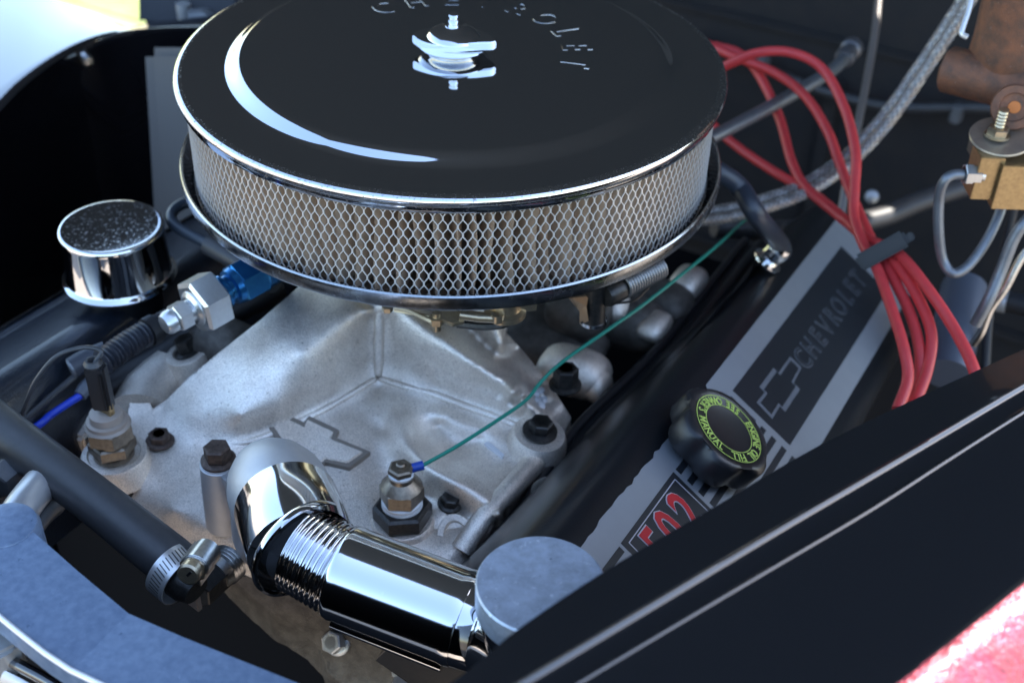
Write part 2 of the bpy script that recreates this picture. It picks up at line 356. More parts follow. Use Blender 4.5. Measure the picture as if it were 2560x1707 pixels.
# dome is kept separate in finish: polished top, pitted roll
top = MB(); lathe(prof[:23], (0, 0, 0), UP, 200, mb=top, caps=False); obj('lid', top, chrome_lid, ac, smooth=0)
rl = MB(); lathe(prof[22:], (0, 0, 0), UP, 200, mb=rl, caps=False); obj('lid_rim', rl, chrome_pit, ac, smooth=60)
pan = [(5, -7.6), (16.4, -7.55), (17.4, -7.4), (17.85, -6.9), (18.0, -6.30), (18.12, -6.24), (18.20, -6.34), (18.2, -7.08), (18.1, -7.28), (17.9, -7.36), (17.4, -7.52), (16.9, -7.75), (12, -8.8), (8, -9.3), (5, -9.2)]
pm = MB(); lathe(pan, (0, 0, 0), UP, 200, mb=pm, caps=False); obj('base_pan', pm, galv, ac, smooth=35)
er = MB()
for zz in (-1.15, -7.5): lathe([(16.6, zz), (17.18, zz), (17.18, zz + .28), (16.6, zz + .28)], (0, 0, 0), UP, 160, mb=er, caps=False)
obj('filter_end_ring', er, black_plastic, ac)
# pleats
pl = MB(); NPL = 94; rows = []
zs_ = np.linspace(-7.55, -1.0, 9); jit = [rnd.uniform(-.25, .25) for _ in range(NPL * 2)]; jr = [rnd.uniform(-.15, .1) for _ in range(NPL * 2)]
ph = [rnd.uniform(0, 6) for _ in range(NPL * 2)]
for z in zs_:
    r = []
    for k in range(NPL):
        for (off, rad_) in ((0.0, 12.6), (.43, 16.1), (.5, 17.0), (.57, 16.1)):
            wob = .30 * math.sin(z * .8 + ph[2 * k]) if rad_ > 14 else .1 * math.sin(z + ph[2 * k + 1])
            a = 2 * math.pi * (k + off + jit[2 * k] * .8 + wob * .35) / NPL
            r.append(Vector((math.cos(a), math.sin(a), 0)) * (rad_ + (jr[2 * k] if rad_ > 14 else 0)) + UP * z)
    r.append(r[0]); rows.append(r)
sheet(rows, pl); obj('pleated_paper', pl, paper, ac, smooth=50)
# expanded metal screen: zigzag strands with short vertical bonds
sc = MB(); NH = 195; RS = 17.25; z0, z1 = -7.15, -1.05; HR = 11; dz = (z1 - z0) / HR; bond = .10
def sp(k2, z, r=RS): a = math.pi * k2 / NH; return Vector((r * math.cos(a), r * math.sin(a), z))
def strip(p, q, wd=.056):
    c = (p + q) * .5; rad_ = Vector((c.x, c.y, 0)).normalized(); d = (q - p); L_ = d.length; d.normalize(); s = d.cross(rad_).normalized()
    box(c, d * (L_ / 2 + .01), s * wd / 2, rad_ * .035, sc)
for i in range(HR):
    zb = z0 + i * dz
    for k in range(NH):
        k2 = 2 * k + (i % 2)
        # bond at k2, rising zigzag to k2+-1
        strip(sp(k2, zb - bond), sp(k2, zb + bond), .11)
        strip(sp(k2, zb + bond), sp(k2 + 1, zb + dz - bond)); strip(sp(k2, zb + bond), sp(k2 - 1, zb + dz - bond))
obj('wire_screen', sc, screen_m, ac, smooth=20)
# wing nut
wn = MB(); wb = Vector((.1, -.5, .70))
lathe([(1.5, 0), (1.55, .08), (1.85, .2), (2.2, .44), (2.3, .54), (2.3, .6)], wb, UP, 48, mb=wn)
lathe([(1.75, 1.05), (1.7, 1.16), (1.45, 1.38), (1.0, 1.6), (.6, 1.68), (.52, 1.76)], wb, UP, 48, mb=wn)
obj('wing_nut_hub', wn, chrome, ac)
wo = resample([Vector(p) for p in ((-2.65, -.35, .06), (-2.1, -.95, -.04), (-1.2, -1.45, -.06), (-.2, -1.55, 0), (.8, -1.45, .08), (1.7, -1.25, .10), (2.6, -1.0, .05), (2.72, -.6, .05), (2.35, .2, 0), (1.6, 1.0, 0), (.6, 1.45, 0), (-.5, 1.45, 0), (-1.5, 1.1, .0), (-2.3, .5, .05), (-2.7, .0, .06))], 56)
wg = MB(); prism([wb + p + UP * .56 for p in wo[:-1]], UP * .56, wg); obj('wing', wg, chrome, ac, bevel=.07, smooth=45)
st = MB(); lathe([(.36, 0), (.36, .18), (.30, .2), (.30, .32), (.36, .34), (.36, .52), (.28, .54), (.28, .68), (.34, .70), (.34, .86), (.2, .92)], wb + UP * 1.68, UP, 20, mb=st); obj('stud', st, chrome, ac)
# embossed name round the lid
em = MB()
for i, ch in enumerate('CHEVROLET'):
    a = R_(-11.5 + (8 - i) * 17.6); rd = Vector((math.cos(a), math.sin(a), 0)); xd = Vector((math.sin(a), -math.cos(a), 0))
    place_text(em, text_geo(ch, 2.75, offset=.015, extrude=.0, bevel=.03), rd * 8.0 + UP * .68, xd, rd, sx=.8)
obj('embossed_lettering', em, chrome_lid, ac, smooth=30)

# ================================================================ carburettor under the cleaner
cb = thing('carburettor', ES(0, 0, -14), 'carburettor with gold linkage just under the air cleaner pan', 'carburettor')
m = MB(); lathe([(6.2, -14.2), (6.4, -13.8), (6.4, -12), (5.6, -11.6), (5.6, -9.3)], (0, 0, 0), UP, 24, mb=m); obj('carburettor_body', m, goldz, cb)
m = MB(); tube([W(905, 705, -9.2), W(935, 712, -9.4), W(985, 735, -10), W(1000, 738, -10)], .16, 8, 5, m); tube([W(905, 712, -9.6), W(960, 722, -9.8), W(1010, 732, -10)], .13, 8, 5, m)
prism([W(1000, 712, -9.5), W(1040, 708, -9.5), W(1068, 716, -9.6), W(1066, 738, -9.9), W(1040, 744, -9.9), W(1010, 732, -9.8)], UP * -.25, m); obj('choke_linkage', m, goldz, cb, bevel=.03)
m = MB(); sweep([W(1055, 722, -9.6), W(1100, 728, -9.8), W(1146, 730, -9.8)], .33, 10, m); lathe([(.45, 0), (.45, .5), (.2, .6)], W(1142, 735, -10), UP, 12, mb=m); obj('linkage_arm', m, goldz, cb)
m = MB(); hexp(W(1003, 742, -10.3), UP, .5, .5, m); lathe([(.28, -.5), (.28, .8)], W(1003, 742, -10.3), UP, 12, mb=m); obj('linkage_bolt', m, goldz, cb)
m = MB(); sweep(cr([W(1050, 742, -11), W(1110, 748, -11), W(1160, 742, -10.8), W(1182, 720, -10)], 6), .3, 8, m); obj('fuel_pipe', m, dark_steel, cb)
m = MB(); lathe([(1.3, 0), (1.3, .35), (1.0, .5), (1.0, 1.1)], W(1160, 720, -10.2), UP, 20, mb=m); obj('choke_housing', m, goldz, cb)
m = MB(); prism([W(1190, 695, -9.2), W(1234, 688, -9.2), W(1234, 702, -9.6), W(1195, 706, -9.6)], UP * -.4, m); obj('tab', m, goldz, cb, bevel=.04)
m = MB(); hexp(W(890, 703, -9.6), UP * -1, .35, .35, m); obj('mounting_nut', m, goldz, cb)
m = MB(); prism([W(1303, 682, -10), W(1345, 676, -10), W(1340, 700, -10.5), W(1345, 735, -11.5), W(1330, 742, -12), W(1330, 715, -11.2), W(1318, 700, -10.8)], SV * .25, m); obj('throttle_lever', m, mat('copper_tan_lever', (.36, .24, .15), .8, .35), cb, bevel=.04)
m = MB(); lathe([(.75, 0), (.75, 3.4), (.6, 3.5), (.6, 3.8)], W(1362, 735, -12.2), UP, 18, mb=m); obj('throttle_post', m, dark_steel, cb)
m = MB(); lathe([(.9, 0), (.9, .25)], W(1362, 738, -12.4), UP, 18, mb=m); obj('post_collar', m, chrome, cb)
m = MB()
p0s, p1s = W(1430, 657, -9.8), W(1516, 612, -9.8); ax = (p1s - p0s); x_, y_, a_ = frame(ax); Ls = ax.length; coil = []
for i in range(15 * 14 + 1):
    q = i / (15 * 14); t = 2 * math.pi * 15 * q; coil.append(p0s.lerp(p1s, q) + (x_ * math.cos(t) + y_ * math.sin(t)) * .72)
sweep(coil, .13, 7, m); obj('return_spring', m, mat('dull_spring_steel', (.22, .22, .22), .8, .4), cb, smooth=60)
m = MB(); lathe([(.7, 0), (.8, .2), (.8, 1.5), (.6, 1.7)], W(1388, 680, -10), ax, 16, mb=m); obj('spring_end', m, dark_steel, cb)
m = MB(); tube([W(1340, 730, -11.5), W(1400, 700, -11.8), W(1455, 690, -11.9), W(1490, 660, -11.5)], .09, 6, 6, m); tube([W(1335, 742, -11.8), W(1380, 712, -11.8), W(1430, 665, -10.8)], .08, 6, 6, m); obj('throttle_rod', m, dark_steel, cb)

# ================================================================ intake manifold: cast body from surveyed points
def poly3(pts, step=24):
    out = []
    for (a, b) in zip(pts, pts[1:]):
        n = max(1, int(math.hypot(b[0] - a[0], b[1] - a[1]) / step))
        out += [tuple(a[i] + (b[i] - a[i]) * k / n for i in range(3)) for k in range(n)]
    return out + [pts[-1]]
ctrl = []
ctrl += poly3([(700, 630, -14), (690, 655, -14), (600, 735, -15), (500, 815, -16.5), (420, 880, -18.2), (372, 935, -19.8)])
ctrl += poly3([(872, 700, -14), (790, 745, -14.3), (690, 812, -15.1), (560, 885, -17), (440, 950, -19.2)])
for sx in (-1, 1):
    ctrl += poly3([(872 + sx * 24, 660, -13.6), (872 + sx * 24, 705, -14.05), (870 + sx * 22, 780, -16.55), (869 + sx * 22, 835, -18.3)])
BL_ = [(868, 868, -19.3), (760, 932, -19.7), (650, 987, -20.05), (560, 1015, -20.4)]; CL_ = [(868, 868, -19.3), (1000, 907, -19.5), (1120, 950, -19.9), (1205, 985, -20.3)]
for (dy, dz_) in ((-62, 2.15), (-40, 1.30), (-18, .50), (20, -.22), (42, -.38)):
    ctrl += poly3([(x + (abs(dy) * .25 if dy > 0 else -abs(dy) * .1), y + dy, z + dz_) for x, y, z in BL_[1:]]) + poly3([(x + (-abs(dy) * .25 if dy > 0 else abs(dy) * .1), y + dy, z + dz_) for x, y, z in CL_[1:]])
ctrl += [(869, 888, -19.75), (869, 910, -19.85), (480, 1020, -20.5), (400, 1010, -20.6)]
ctrl += poly3([(885, 702, -14), (940, 725, -14.3), (1020, 775, -14.9), (1100, 840, -16), (1180, 905, -17.4), (1262, 968, -19.6)])
ctrl += poly3([(1000, 700, -15.5), (1080, 765, -16.6), (1150, 820, -17.6), (1210, 870, -18.6), (1262, 930, -19.6)])
ctrl += poly3([(1125, 690, -14), (1130, 740, -14.4), (1150, 790, -16)]) + [(1190, 740, -17.5), (1195, 700, -17)]
ctrl += poly3([(1180, 800, -18.4), (1230, 850, -18.8), (1290, 930, -19.8)]) + [(1240, 915, -19.3)]
ctrl += poly3([(905, 950, -19.7), (930, 1005, -19.35), (975, 1062, -19.1), (1050, 1108, -19.2), (1110, 1140, -19.7), (1150, 1180, -20.6)], 18)
ctrl += [(1010, 975, -20.7), (1060, 1025, -21.2), (1130, 1070, -21.1), (970, 1000, -20.4), (1100, 1010, -20.8), (1180, 1050, -20.9), (1020, 1050, -20.9)]
ctrl += [(925, 1090, -21.2), (990, 1140, -21.4), (885, 1040, -20.7), (1050, 1172, -21.5), (1120, 1200, -21.7), (880, 985, -20.4)]
ctrl += [(740, 1020, -20.3), (800, 1080, -20.8), (850, 1150, -21.2), (700, 1100, -20.9), (600, 1060, -20.7), (640, 1200, -21.2), (560, 1250, -22), (500, 1180, -21.6), (430, 1110, -21.2),
         (340, 1060, -21), (250, 1080, -21), (300, 960, -20.4), (1220, 1060, -21), (1090, 1240, -21.6), (930, 1220, -21.4), (1040, 1270, -21.9), (805, 1000, -20.4)]
ctrl += [(500, 1330, -24.5), (440, 1230, -23), (400, 1170, -21.8), (480, 1210, -22)]
ctrl += poly3([(190, 1070, -22), (290, 1140, -22.4), (380, 1220, -23.3), (470, 1300, -24.4), (540, 1360, -25.5), (620, 1420, -26), (700, 1460, -27), (760, 1510, -28.5), (800, 1570, -30)])
ctrl += poly3([(600, 1320, -23.6), (700, 1380, -24.2), (800, 1420, -25), (900, 1470, -26)])
ctrl += poly3([(1310, 965, -21), (1285, 1010, -21.4), (1200, 1120, -21.8), (1130, 1220, -22.3), (1060, 1295, -22.6), (950, 1400, -23.6)])
P = np.array(ctrl, float); _, ui = np.unique(P[:, :2].round(0), axis=0, return_index=True); P = P[np.sort(ui)]
XY = P[:, :2]; CSH = 6.0
def kern(d): return -np.sqrt(d * d + CSH * CSH)
n_ = len(XY); K_ = kern(np.linalg.norm(XY[:, None] - XY[None], axis=2)) ; K_ -= np.eye(n_) * 1.5
A_ = np.zeros((n_ + 3, n_ + 3)); A_[:n_, :n_] = K_; A_[:n_, n_] = 1; A_[:n_, n_ + 1:] = XY / 1000; A_[n_, :n_] = 1; A_[n_ + 1:, :n_] = (XY / 1000).T
sol = np.linalg.solve(A_, np.concatenate([P[:, 2], np.zeros(3)]))
def zsurf(q):
    q = np.atleast_2d(np.array(q, float)); d = np.linalg.norm(q[:, None] - XY[None], axis=2)
    return kern(d) @ sol[:n_] + sol[n_] + (q / 1000) @ sol[n_ + 1:]
def MS(x, y, dz=0): return W(x, y, float(zsurf((x, y))[0]) + dz)
outline = [(720, 600), (700, 640), (690, 655), (600, 733), (500, 812), (430, 868), (385, 915), (352, 938), (330, 905), (300, 893), (296, 930), (290, 985), (215, 1020), (190, 1065), (290, 1140), (380, 1220), (430, 1262), (500, 1290),
           (560, 1318), (640, 1352), (720, 1390), (800, 1425), (900, 1470), (960, 1480), (1000, 1400), (1060, 1300), (1130, 1215), (1200, 1120), (1262, 1040), (1290, 1005), (1300, 985), (1312, 958), (1262, 880), (1205, 810), (1160, 760), (1165, 700), (1175, 640), (1180, 600)]
def inside(x, y, poly):
    c = False; n = len(poly); j = n - 1
    for i in range(n):
        xi, yi = poly[i]; xj, yj = poly[j]
        if (yi > y) != (yj > y) and x < (xj - xi) * (y - yi) / (yj - yi) + xi: c = not c
        j = i
    return c
def cast_patch(name, outline, zf, parent, m, step=6.0, drop=9.0, noise_amp=.02):
    b = []
    for a_, c_ in zip(outline, outline[1:] + outline[:1]):
        n = max(1, int(math.hypot(c_[0] - a_[0], c_[1] - a_[1]) / step)); b += [(a_[0] + (c_[0] - a_[0]) * k / n, a_[1] + (c_[1] - a_[1]) * k / n) for k in range(n)]
    xs = [p[0] for p in outline]; ys = [p[1] for p in outline]; pts = [Vector(p) for p in b]; nb = len(b)
    y = min(ys) + step / 2; row = 0
    while y < max(ys):
        x = min(xs) + (step / 2 if row % 2 else 0)
        while x < max(xs):
            if inside(x, y, outline): pts.append(Vector((x, y)))
            x += step
        y += step * .87; row += 1
    r = delaunay_2d_cdt(pts, [(i, (i + 1) % nb) for i in range(nb)], [], 1, .05)
    co = r[0]; q = np.array([(p.x, p.y) for p in co]); z = zf(q)
    vs = []
    for (x, y), zz in zip(q, z):
        p = W(x, y, zz); n1 = noise.noise(p * .9) * noise_amp + noise.noise(p * 2.6) * noise_amp * .5; vs.append(p + UP * n1)
    mb = MB(); mb.add(vs, [tuple(f) for f in r[2]])
    # skirt: the casting's side walls drop from its rim
    rim = [vs[i] for i in range(nb)]; rows = [rim + rim[:1]]
    cen = sum(rim, Vector()) / nb
    for d1, ins in ((.25, -.015), (.8, -.02), (drop, .0)):
        rr = [p + UP * -d1 + (p - cen) * -ins * (0 if d1 < drop else -1) for p in rim]; rows.append(rr + rr[:1])
    sheet(rows, mb)
    return obj(name, mb, m, parent, smooth=0)
im = thing('intake_manifold', ES(-10, 0, -26), 'bare cast aluminium intake manifold between the valve covers', 'intake manifold')
cast_patch('manifold_body', outline, zsurf, im, cast, drop=2.6)
cast_patch('front_lip', [(500, 1290), (560, 1318), (640, 1352), (720, 1390), (800, 1425), (900, 1470), (960, 1480), (900, 1590), (800, 1580), (752, 1540), (735, 1490), (700, 1452), (620, 1404), (560, 1350)], zsurf, im, cast_dark, drop=2.6, noise_amp=.16)  # lower front of the casting, set in the darker tone

# rear right runners of the same casting, blurred beyond the green wire
def lump(x, y, z, rx, ry, rz, m, parent, name='runner', rot=0, seg=20):
    mb = MB(); c = W(x, y, z); e, s = EV, SV
    if rot: e, s = (EV * math.cos(rot) + SV * math.sin(rot)), (SV * math.cos(rot) - EV * math.sin(rot))
    prof = [(max(math.sin(math.pi * i / 14), .01), -math.cos(math.pi * i / 14)) for i in range(15)]
    vs = []
    for r, h in prof:
        for k in range(seg):
            t = 2 * math.pi * k / seg; cx = math.copysign(abs(math.cos(t)) ** .55, math.cos(t)); sx = math.copysign(abs(math.sin(t)) ** .55, math.sin(t))
            vs.append(c + e * (r * cx * ry) + s * (r * sx * rx) + UP * h * rz)
    fs = [(i * seg + k, i * seg + (k + 1) % seg, (i + 1) * seg + (k + 1) % seg, (i + 1) * seg + k) for i in range(14) for k in range(seg)]
    mb.add(vs, fs + [tuple(range(seg)), tuple(reversed(range(14 * seg, 15 * seg)))]); return obj(name, mb, m, parent, smooth=0)
lump(1318, 852, -21.3, 2.7, 1.8, 1.9, cast, im, rot=-.15)
lump(1265, 775, -22.4, 4.5, 3.6, 2.0, cast_dark, im, rot=-.1)
lump(1372, 885, -21.6, .9, 1.2, 1.3, cast, im, 'stud_boss')
lump(1435, 735, -21.2, 3.2, 2.0, 2.2, cast_dark, im, rot=-.1)
lump(1400, 700, -19.6, 1.6, 1.3, 1.2, cast, im, 'stud_boss')
lump(1330, 715, -19.5, 2.4, 2.0, 2.4, cast_dark, im)
lump(1503, 748, -20.5, 1.1, 1.6, 1.0, cast, im, 'stud_boss')
lump(1580, 648, -20.5, 1.3, 1.8, 1.2, cast, im, 'stud_boss')
lump(1515, 690, -21.0, 2.6, 2.0, 1.6, cast_dark, im)
lump(525, 795, -18.2, 3.0, 1.9, 2.0, cast_dark, im, 'runner')
lump(330, 1000, -21.6, 3.0, 3.2, 1.0, cast, im, 'pad')
# added raised beads in the runner corners, shaped to catch light as bright lines
for pts_, r0 in (([(873, 690), (871, 740), (870, 800), (869, 862)], .40), ([(866, 868), (810, 902), (760, 932), (700, 963), (640, 990), (575, 1014), (500, 1022)], .27), ([(872, 868), (930, 888), (1000, 907), (1060, 930), (1120, 951), (1180, 975), (1225, 996)], .30)):
    mb = MB(); tube([MS(x, y, -.06) for x, y in pts_], lambda t, _r=r0: _r * (1 - .35 * abs(2 * t - 1) ** 3), 16, 8, mb); obj('highlight_bead', mb, cast, im, smooth=0)
# bosses and bolts
def bolt(parent, org, axis, r=.85, h=.8, m=rust_bolt, fl=1.35, name='bolt', hint=None):
    mb = MB(); lathe([(r * fl, 0), (r * fl, .14), (r * 1.08, .24), (r * 1.0, .26)], org, axis, 24, mb=mb); hexp(Vector(org) + Vector(axis).normalized() * .2, axis, r, h, mb, hint=hint, ch=.14)
    lathe([(r * .55, 0), (r * .5, -.05)], Vector(org) + Vector(axis).normalized() * (h + .2), axis, 16, mb=mb)
    return obj(name, mb, m, parent, smooth=30)
tiltL = (UP * .93 - SV * .25 - EV * .1).normalized()
bs = MB(); bc = W(432, 803, -18.2); lathe([(2.5, -4), (2.1, -2.4), (1.75, -.5), (1.68, -.08), (1.55, 0), (1.15, 0), (1.12, -.25), (.1, -.3)], bc, tiltL, 40, mb=bs, lobes=lambda t, h: 1 + .03 * math.sin(3 * t)); obj('bolt_boss', bs, cast, im)
bolt(im, bc - tiltL * .2, tiltL, .72, 1.0, dark_steel, 1.4)
bs = MB(); sweep([W(400, 850, -20.4), W(350, 905, -21), W(330, 960, -21.3)], lambda t: 1.9 + .5 * t, 18, bs); obj('boss_web', bs, cast, im)
bolt(im, MS(368, 1014, .05), UP, .72, .55, rust_bolt, 1.3)
bs = MB(); c3 = W(1240, 985, -19.4); lathe([(2.2, -3), (2.0, -1), (1.85, -.3), (1.7, 0), (1.2, .02), (.1, .02)], c3 + UP * -.35, (UP * .95 + SV * .15), 36, mb=bs); obj('bolt_boss', bs, cast, im)
bolt(im, c3 + UP * -.2, (UP * .95 + SV * .12), .8, .75, dark_steel, 1.45)
bolt(im, W(1298, 885, -18.3), UP, .85, 1.3, dark_steel, 1.3)
bolt(im, MS(1032, 1158, .1), (UP + SV * .2), .62, .6, dark_steel, 1.25)
bs = MB(); lathe([(1.0, -1.4), (.85, -.1), (.7, 0)], MS(1000, 1190, .35), (UP * .8 - EV * .4), 6, mb=bs); obj('lug', bs, cast, im, bevel=.1)
bs = MB(); lathe([(1.5, -1.8), (1.3, -.3), (1.15, 0), (.75, 0), (.7, -.3)], MS(1045, 1222, .1), (UP * .85 - EV * .4 + SV * .1), 28, mb=bs, lobes=lambda t, h: 1 + .07 * math.sin(3 * t)); obj('lug', bs, cast, im)
bs = MB(); tube([MS(1060, 1265, -.1), MS(1110, 1190, .35), MS(1165, 1130, .35), MS(1215, 1075, .3), MS(1275, 1010, 0)], lambda t: .75 - .25 * math.sin(5 * t) * .3, 14, 8, bs); obj('side_rail', bs, cast, im)
# raised bow tie emblem and cast numbers
def flat_on(pts, dz, thick, m, parent, name, bevel=.03):
    mb = MB(); prism([MS(x, y, dz) for x, y in pts], UP * thick, mb); return obj(name, mb, m, parent, bevel=bevel)
flat_on([(628, 1000), (668, 985), (700, 1000), (708, 983), (768, 1012), (760, 1028), (836, 1058), (800, 1082), (748, 1073), (742, 1082), (690, 1066), (660, 1045)], -.35, .82, cast, im, 'bow_tie_emblem', .06)
flat_on([(618, 998), (668, 974), (704, 990), (708, 972), (780, 1006), (772, 1023), (852, 1056), (803, 1093), (748, 1080), (742, 1090), (686, 1074), (652, 1048)], -.35, .75, mat('emblem_grime', (.24, .205, .17), .5, .55), im, 'emblem_edge', .02)
m = MB()
for (x, y) in ((1232, 903), (1243, 898), (1234, 922), (1249, 918), (1244, 932)): lathe([(.26, -.1), (.24, .2), (.1, .26)], MS(x, y, .02), UP, 10, mb=m)
obj('cast_number', m, worn_rim, im, kind='stuff')
flat_on([(1112, 1024), (1120, 1019), (1128, 1024), (1158, 1050), (1154, 1057), (1130, 1038), (1122, 1034)], -.05, .28, worn_rim, im, 'cast_number', .02)
# dark opening and gasket rings on the front left corner
m = MB(); lathe([(2.3, 0), (2.3, .25), (1.7, .3), (1.6, 0)], W(262, 1092, -22.1), (UP * .9 - EV * .5), 40, mb=m); obj('coolant_plug', m, dark_steel, im)
m = MB(); prism([W(255, 905, -21), W(222, 960, -21.3), W(190, 1010, -22), W(130, 985, -22), W(100, 950, -21.5), W(150, 925, -21.2)], UP * -3, m); obj('end_lug', m, cast, im, bevel=.2)
# block and timing cover below, seen as dark masses
eb = thing('engine_block', ES(0, 0, -60), 'dark engine block under the intake manifold', 'engine block')
m = MB(); box(ES(6, 0, -46), EV * 25, SV * 12, UP * 17, m); box(ES(8, 19, -40), EV * 27, SV * 9, UP * 10, m); box(ES(8, -19, -40), EV * 27, SV * 9, UP * 10, m); obj('block_casting', m, deep, eb, bevel=1)
m = MB(); prism([W(800, 1500, -31), W(875, 1555, -31), W(830, 1610, -31), W(740, 1560, -31)], UP * -4, m); obj('front_bracket', m, dark_steel, eb, bevel=.15)
m = MB(); prism([W(880, 1500, -30), W(990, 1520, -30), W(900, 1600, -30), W(830, 1520, -30)], UP * -4, m); obj('water_pump_body', m, cast_dark, eb, bevel=.4)
m = MB()
for i in range(5): lathe([(.7, 0), (.9, .1), (.7, .2)], W(802, 1555, -31) + UP * (.25 + i * .22), UP, 18, mb=m)
obj('threaded_hole', m, steel, eb)
m = MB(); lathe([(2.6, -3), (2.6, 0), (2.2, .2)], W(1000, 1575, -27), UP, 30, mb=m); obj('pulley_hub', m, cast_fine, eb)
for (x, y) in ((777, 1472), (936, 1532)): bolt(eb, W(x, y, -27.2), (-EV * .75 + UP * .65), .72, .8, silver_m, 1.25, hint=SV)
m = MB(); lathe([(2, -5), (2, 0), (1.5, .3)], W(10, 1090, -26), (-EV * .6 + UP * .4 + SV * .4), 24, mb=m); obj('accessory_nut', m, tube_grey, eb)

# ================================================================ valve covers
NV = Vector((.52477769, -.0895454, .84651639)); UV = Vector((0.43651174, 0.88205562, -0.17730029)); WV = Vector((-0.73079811, 0.46255757, 0.50197073))
VP0 = Vector((16.30983661, -18.92664044, -16.70094261))
def vc(u, w_, h=0): return VP0 + UV * u + WV * w_ + NV * h
def cover_mesh(u0, u1, prof, place, taper=.6):
    rows = []
    for (du, inset) in ((0, 1.2), (.15, .5), (.7, .1), (1.5, 0)):
        rows.append([place(u0 + du, w_ * (1 - inset * .03), h - inset * .9) for w_, h in prof])
    for k in range(1, 12): rows.append([place(u0 + 1.5 + (u1 - u0 - 3) * k / 12, w_, h) for w_, h in prof])
    for (du, inset) in ((1.5, 0), (.7, .1), (.15, .5), (0, 1.2)):
        rows.append([place(u1 - du, w_ * (1 - inset * .03), h - inset * .9) for w_, h in prof])
    mb = MB(); sheet(rows, mb); n = len(prof)
    mb.add(rows[0], [tuple(range(n))]); mb.add(rows[-1], [tuple(range(n))]); return mb
profR = [(-8.8, -9), (-8.6, -1.4), (-8.2, -.5), (-7.5, -.05), (-6.9, 0), (2.6, 0), (3.3, -.06), (4.2, -.4), (4.8, -1.3), (5.3, -4), (5.6, -7), (5.6, -13)]
vr = thing('valve_cover', vc(10, -2, -9), 'black valve cover on the right with a silver and black decal', 'valve cover')
o_ = obj('cover_shell', cover_mesh(-17.6, 44, profR, vc), cover_paint, vr, smooth=50)
m = MB(); rr_ = [W(950, 1432, -23.2), W(1062, 1306, -22.4), W(1202, 1131, -21.7), W(1312, 973, -21), W(1500, 790, -21), W(1700, 548, -22)]
sweep(cr([p + SV * .5 for p in rr_], 8), .35, 10, m); sweep(cr([p + SV * 1.9 + UP * .1 for p in rr_], 8), .5, 10, m)
sheet([cr([p + SV * .5 + UP * -.2 for p in rr_], 8), cr([p + SV * 3.2 + UP * .3 for p in rr_], 8), cr([p + SV * 3.6 + UP * 3 for p in rr_], 8)], m); obj('gasket_rail', m, mat('rail_grey_paint', (.02, .02, .022), .2, .35), vr)
m = MB(); lathe([(1.6, 0), (1.5, .5), (.9, 1.2), (.4, 1.3)], W(1268, 1150, -20.2), NV, 24, mb=m); obj('hold_down_tab', m, cover_paint, vr)
# decal
dec = []
def poly_uw(pts, h0, th, m_, name, kind=None):
    mb = MB(); prism([vc(a, b, h0) for a, b in pts], NV * th, mb); o = obj(name, mb, m_, vr); return o
left_edge = []
u = -16.8
while u < 6: left_edge.append((u, 2.2 + (rnd.uniform(-.10, .10) if u < 0 else 0))); u += .55
base = left_edge + [(6, 2.4), (42, 2.65), (42, -6.4), (10, -6.2), (-16.8, -6.2)]
poly_uw(base, .005, .03, decal_silver, 'decal')
poly_uw([(7.85, .8), (38, .86), (38, -4.6), (8, -4.4)], .03, .03, decal_black, 'decal_panel')
def outline_poly(pts, wd): return pts
bt = [(8.9, -.95), (8.8, -2.45), (10.75, -2.4), (10.72, -2.92), (14.5, -2.92), (14.5, -2.28), (16.95, -2.15), (16.98, -1.0), (14.0, -1.0), (14.0, -.5), (10.66, -.5), (10.66, -1.0)]
bc_ = (12.8, -1.7)
poly_uw(bt, .055, .02, decal_dim, 'decal_bow_tie')
poly_uw([(bc_[0] + (a - bc_[0]) * .915 , bc_[1] + (b - bc_[1]) * .70) for a, b in bt], .07, .02, decal_black, 'decal_bow_tie')
tm = MB(); tm2 = MB(); uu = 18.1
for i, ch in enumerate('CHEVROLET'):
    org = vc(uu, -1.95, .065); g1 = text_geo(ch, 2.3, offset=.05, extrude=.012); g2 = text_geo(ch, 2.3, offset=-.02, extrude=.012)
    place_text(tm, g1, org, UV, WV, sx=1.12, sy=1.0); place_text(tm2, g2, org + NV * .02, UV, WV, sx=1.12, sy=1.0); uu += 2.18
obj('decal_lettering', tm, decal_dim, vr); obj('decal_lettering_fill', tm2, decal_black, vr)
for k in range(7):
    w0 = .66 - k * .925; w1 = w0 - .44
    poly_uw([(-3.38, w0), (7.2, w0), (7.2, w1), (-3.38, w1)], .035, .02, decal_black, 'decal_slash')
    poly_uw([(-16.5, w0 - .08), (-12.3, w0 - .08), (-12.3, w1 - .05), (-16.5, w1 - .05)], .035, .02, decal_black, 'decal_slash')
poly_uw([(-12.0, .62), (-3.75, .68), (-3.75, -4.7), (-12.0, -4.7)], .035, .025, decal_black, 'badge_panel')
bo = MB()
for a_, b_ in (((-11.5, .28), (-4.2, .34)), ((-4.2, .34), (-4.1, -4.4)), ((-11.5, .28), (-11.6, -4.4))):
    d_ = Vector((b_[0] - a_[0], b_[1] - a_[1])).normalized(); n2 = Vector((-d_.y, d_.x)) * .03
    prism([vc(a_[0] - n2.x, a_[1] - n2.y, .06), vc(b_[0] - n2.x, b_[1] - n2.y, .06), vc(b_[0] + n2.x, b_[1] + n2.y, .06), vc(a_[0] + n2.x, a_[1] + n2.y, .06)], NV * .02, bo)
obj('badge_border', bo, decal_white, vr)
t1 = MB(); t2 = MB(); t3 = MB()
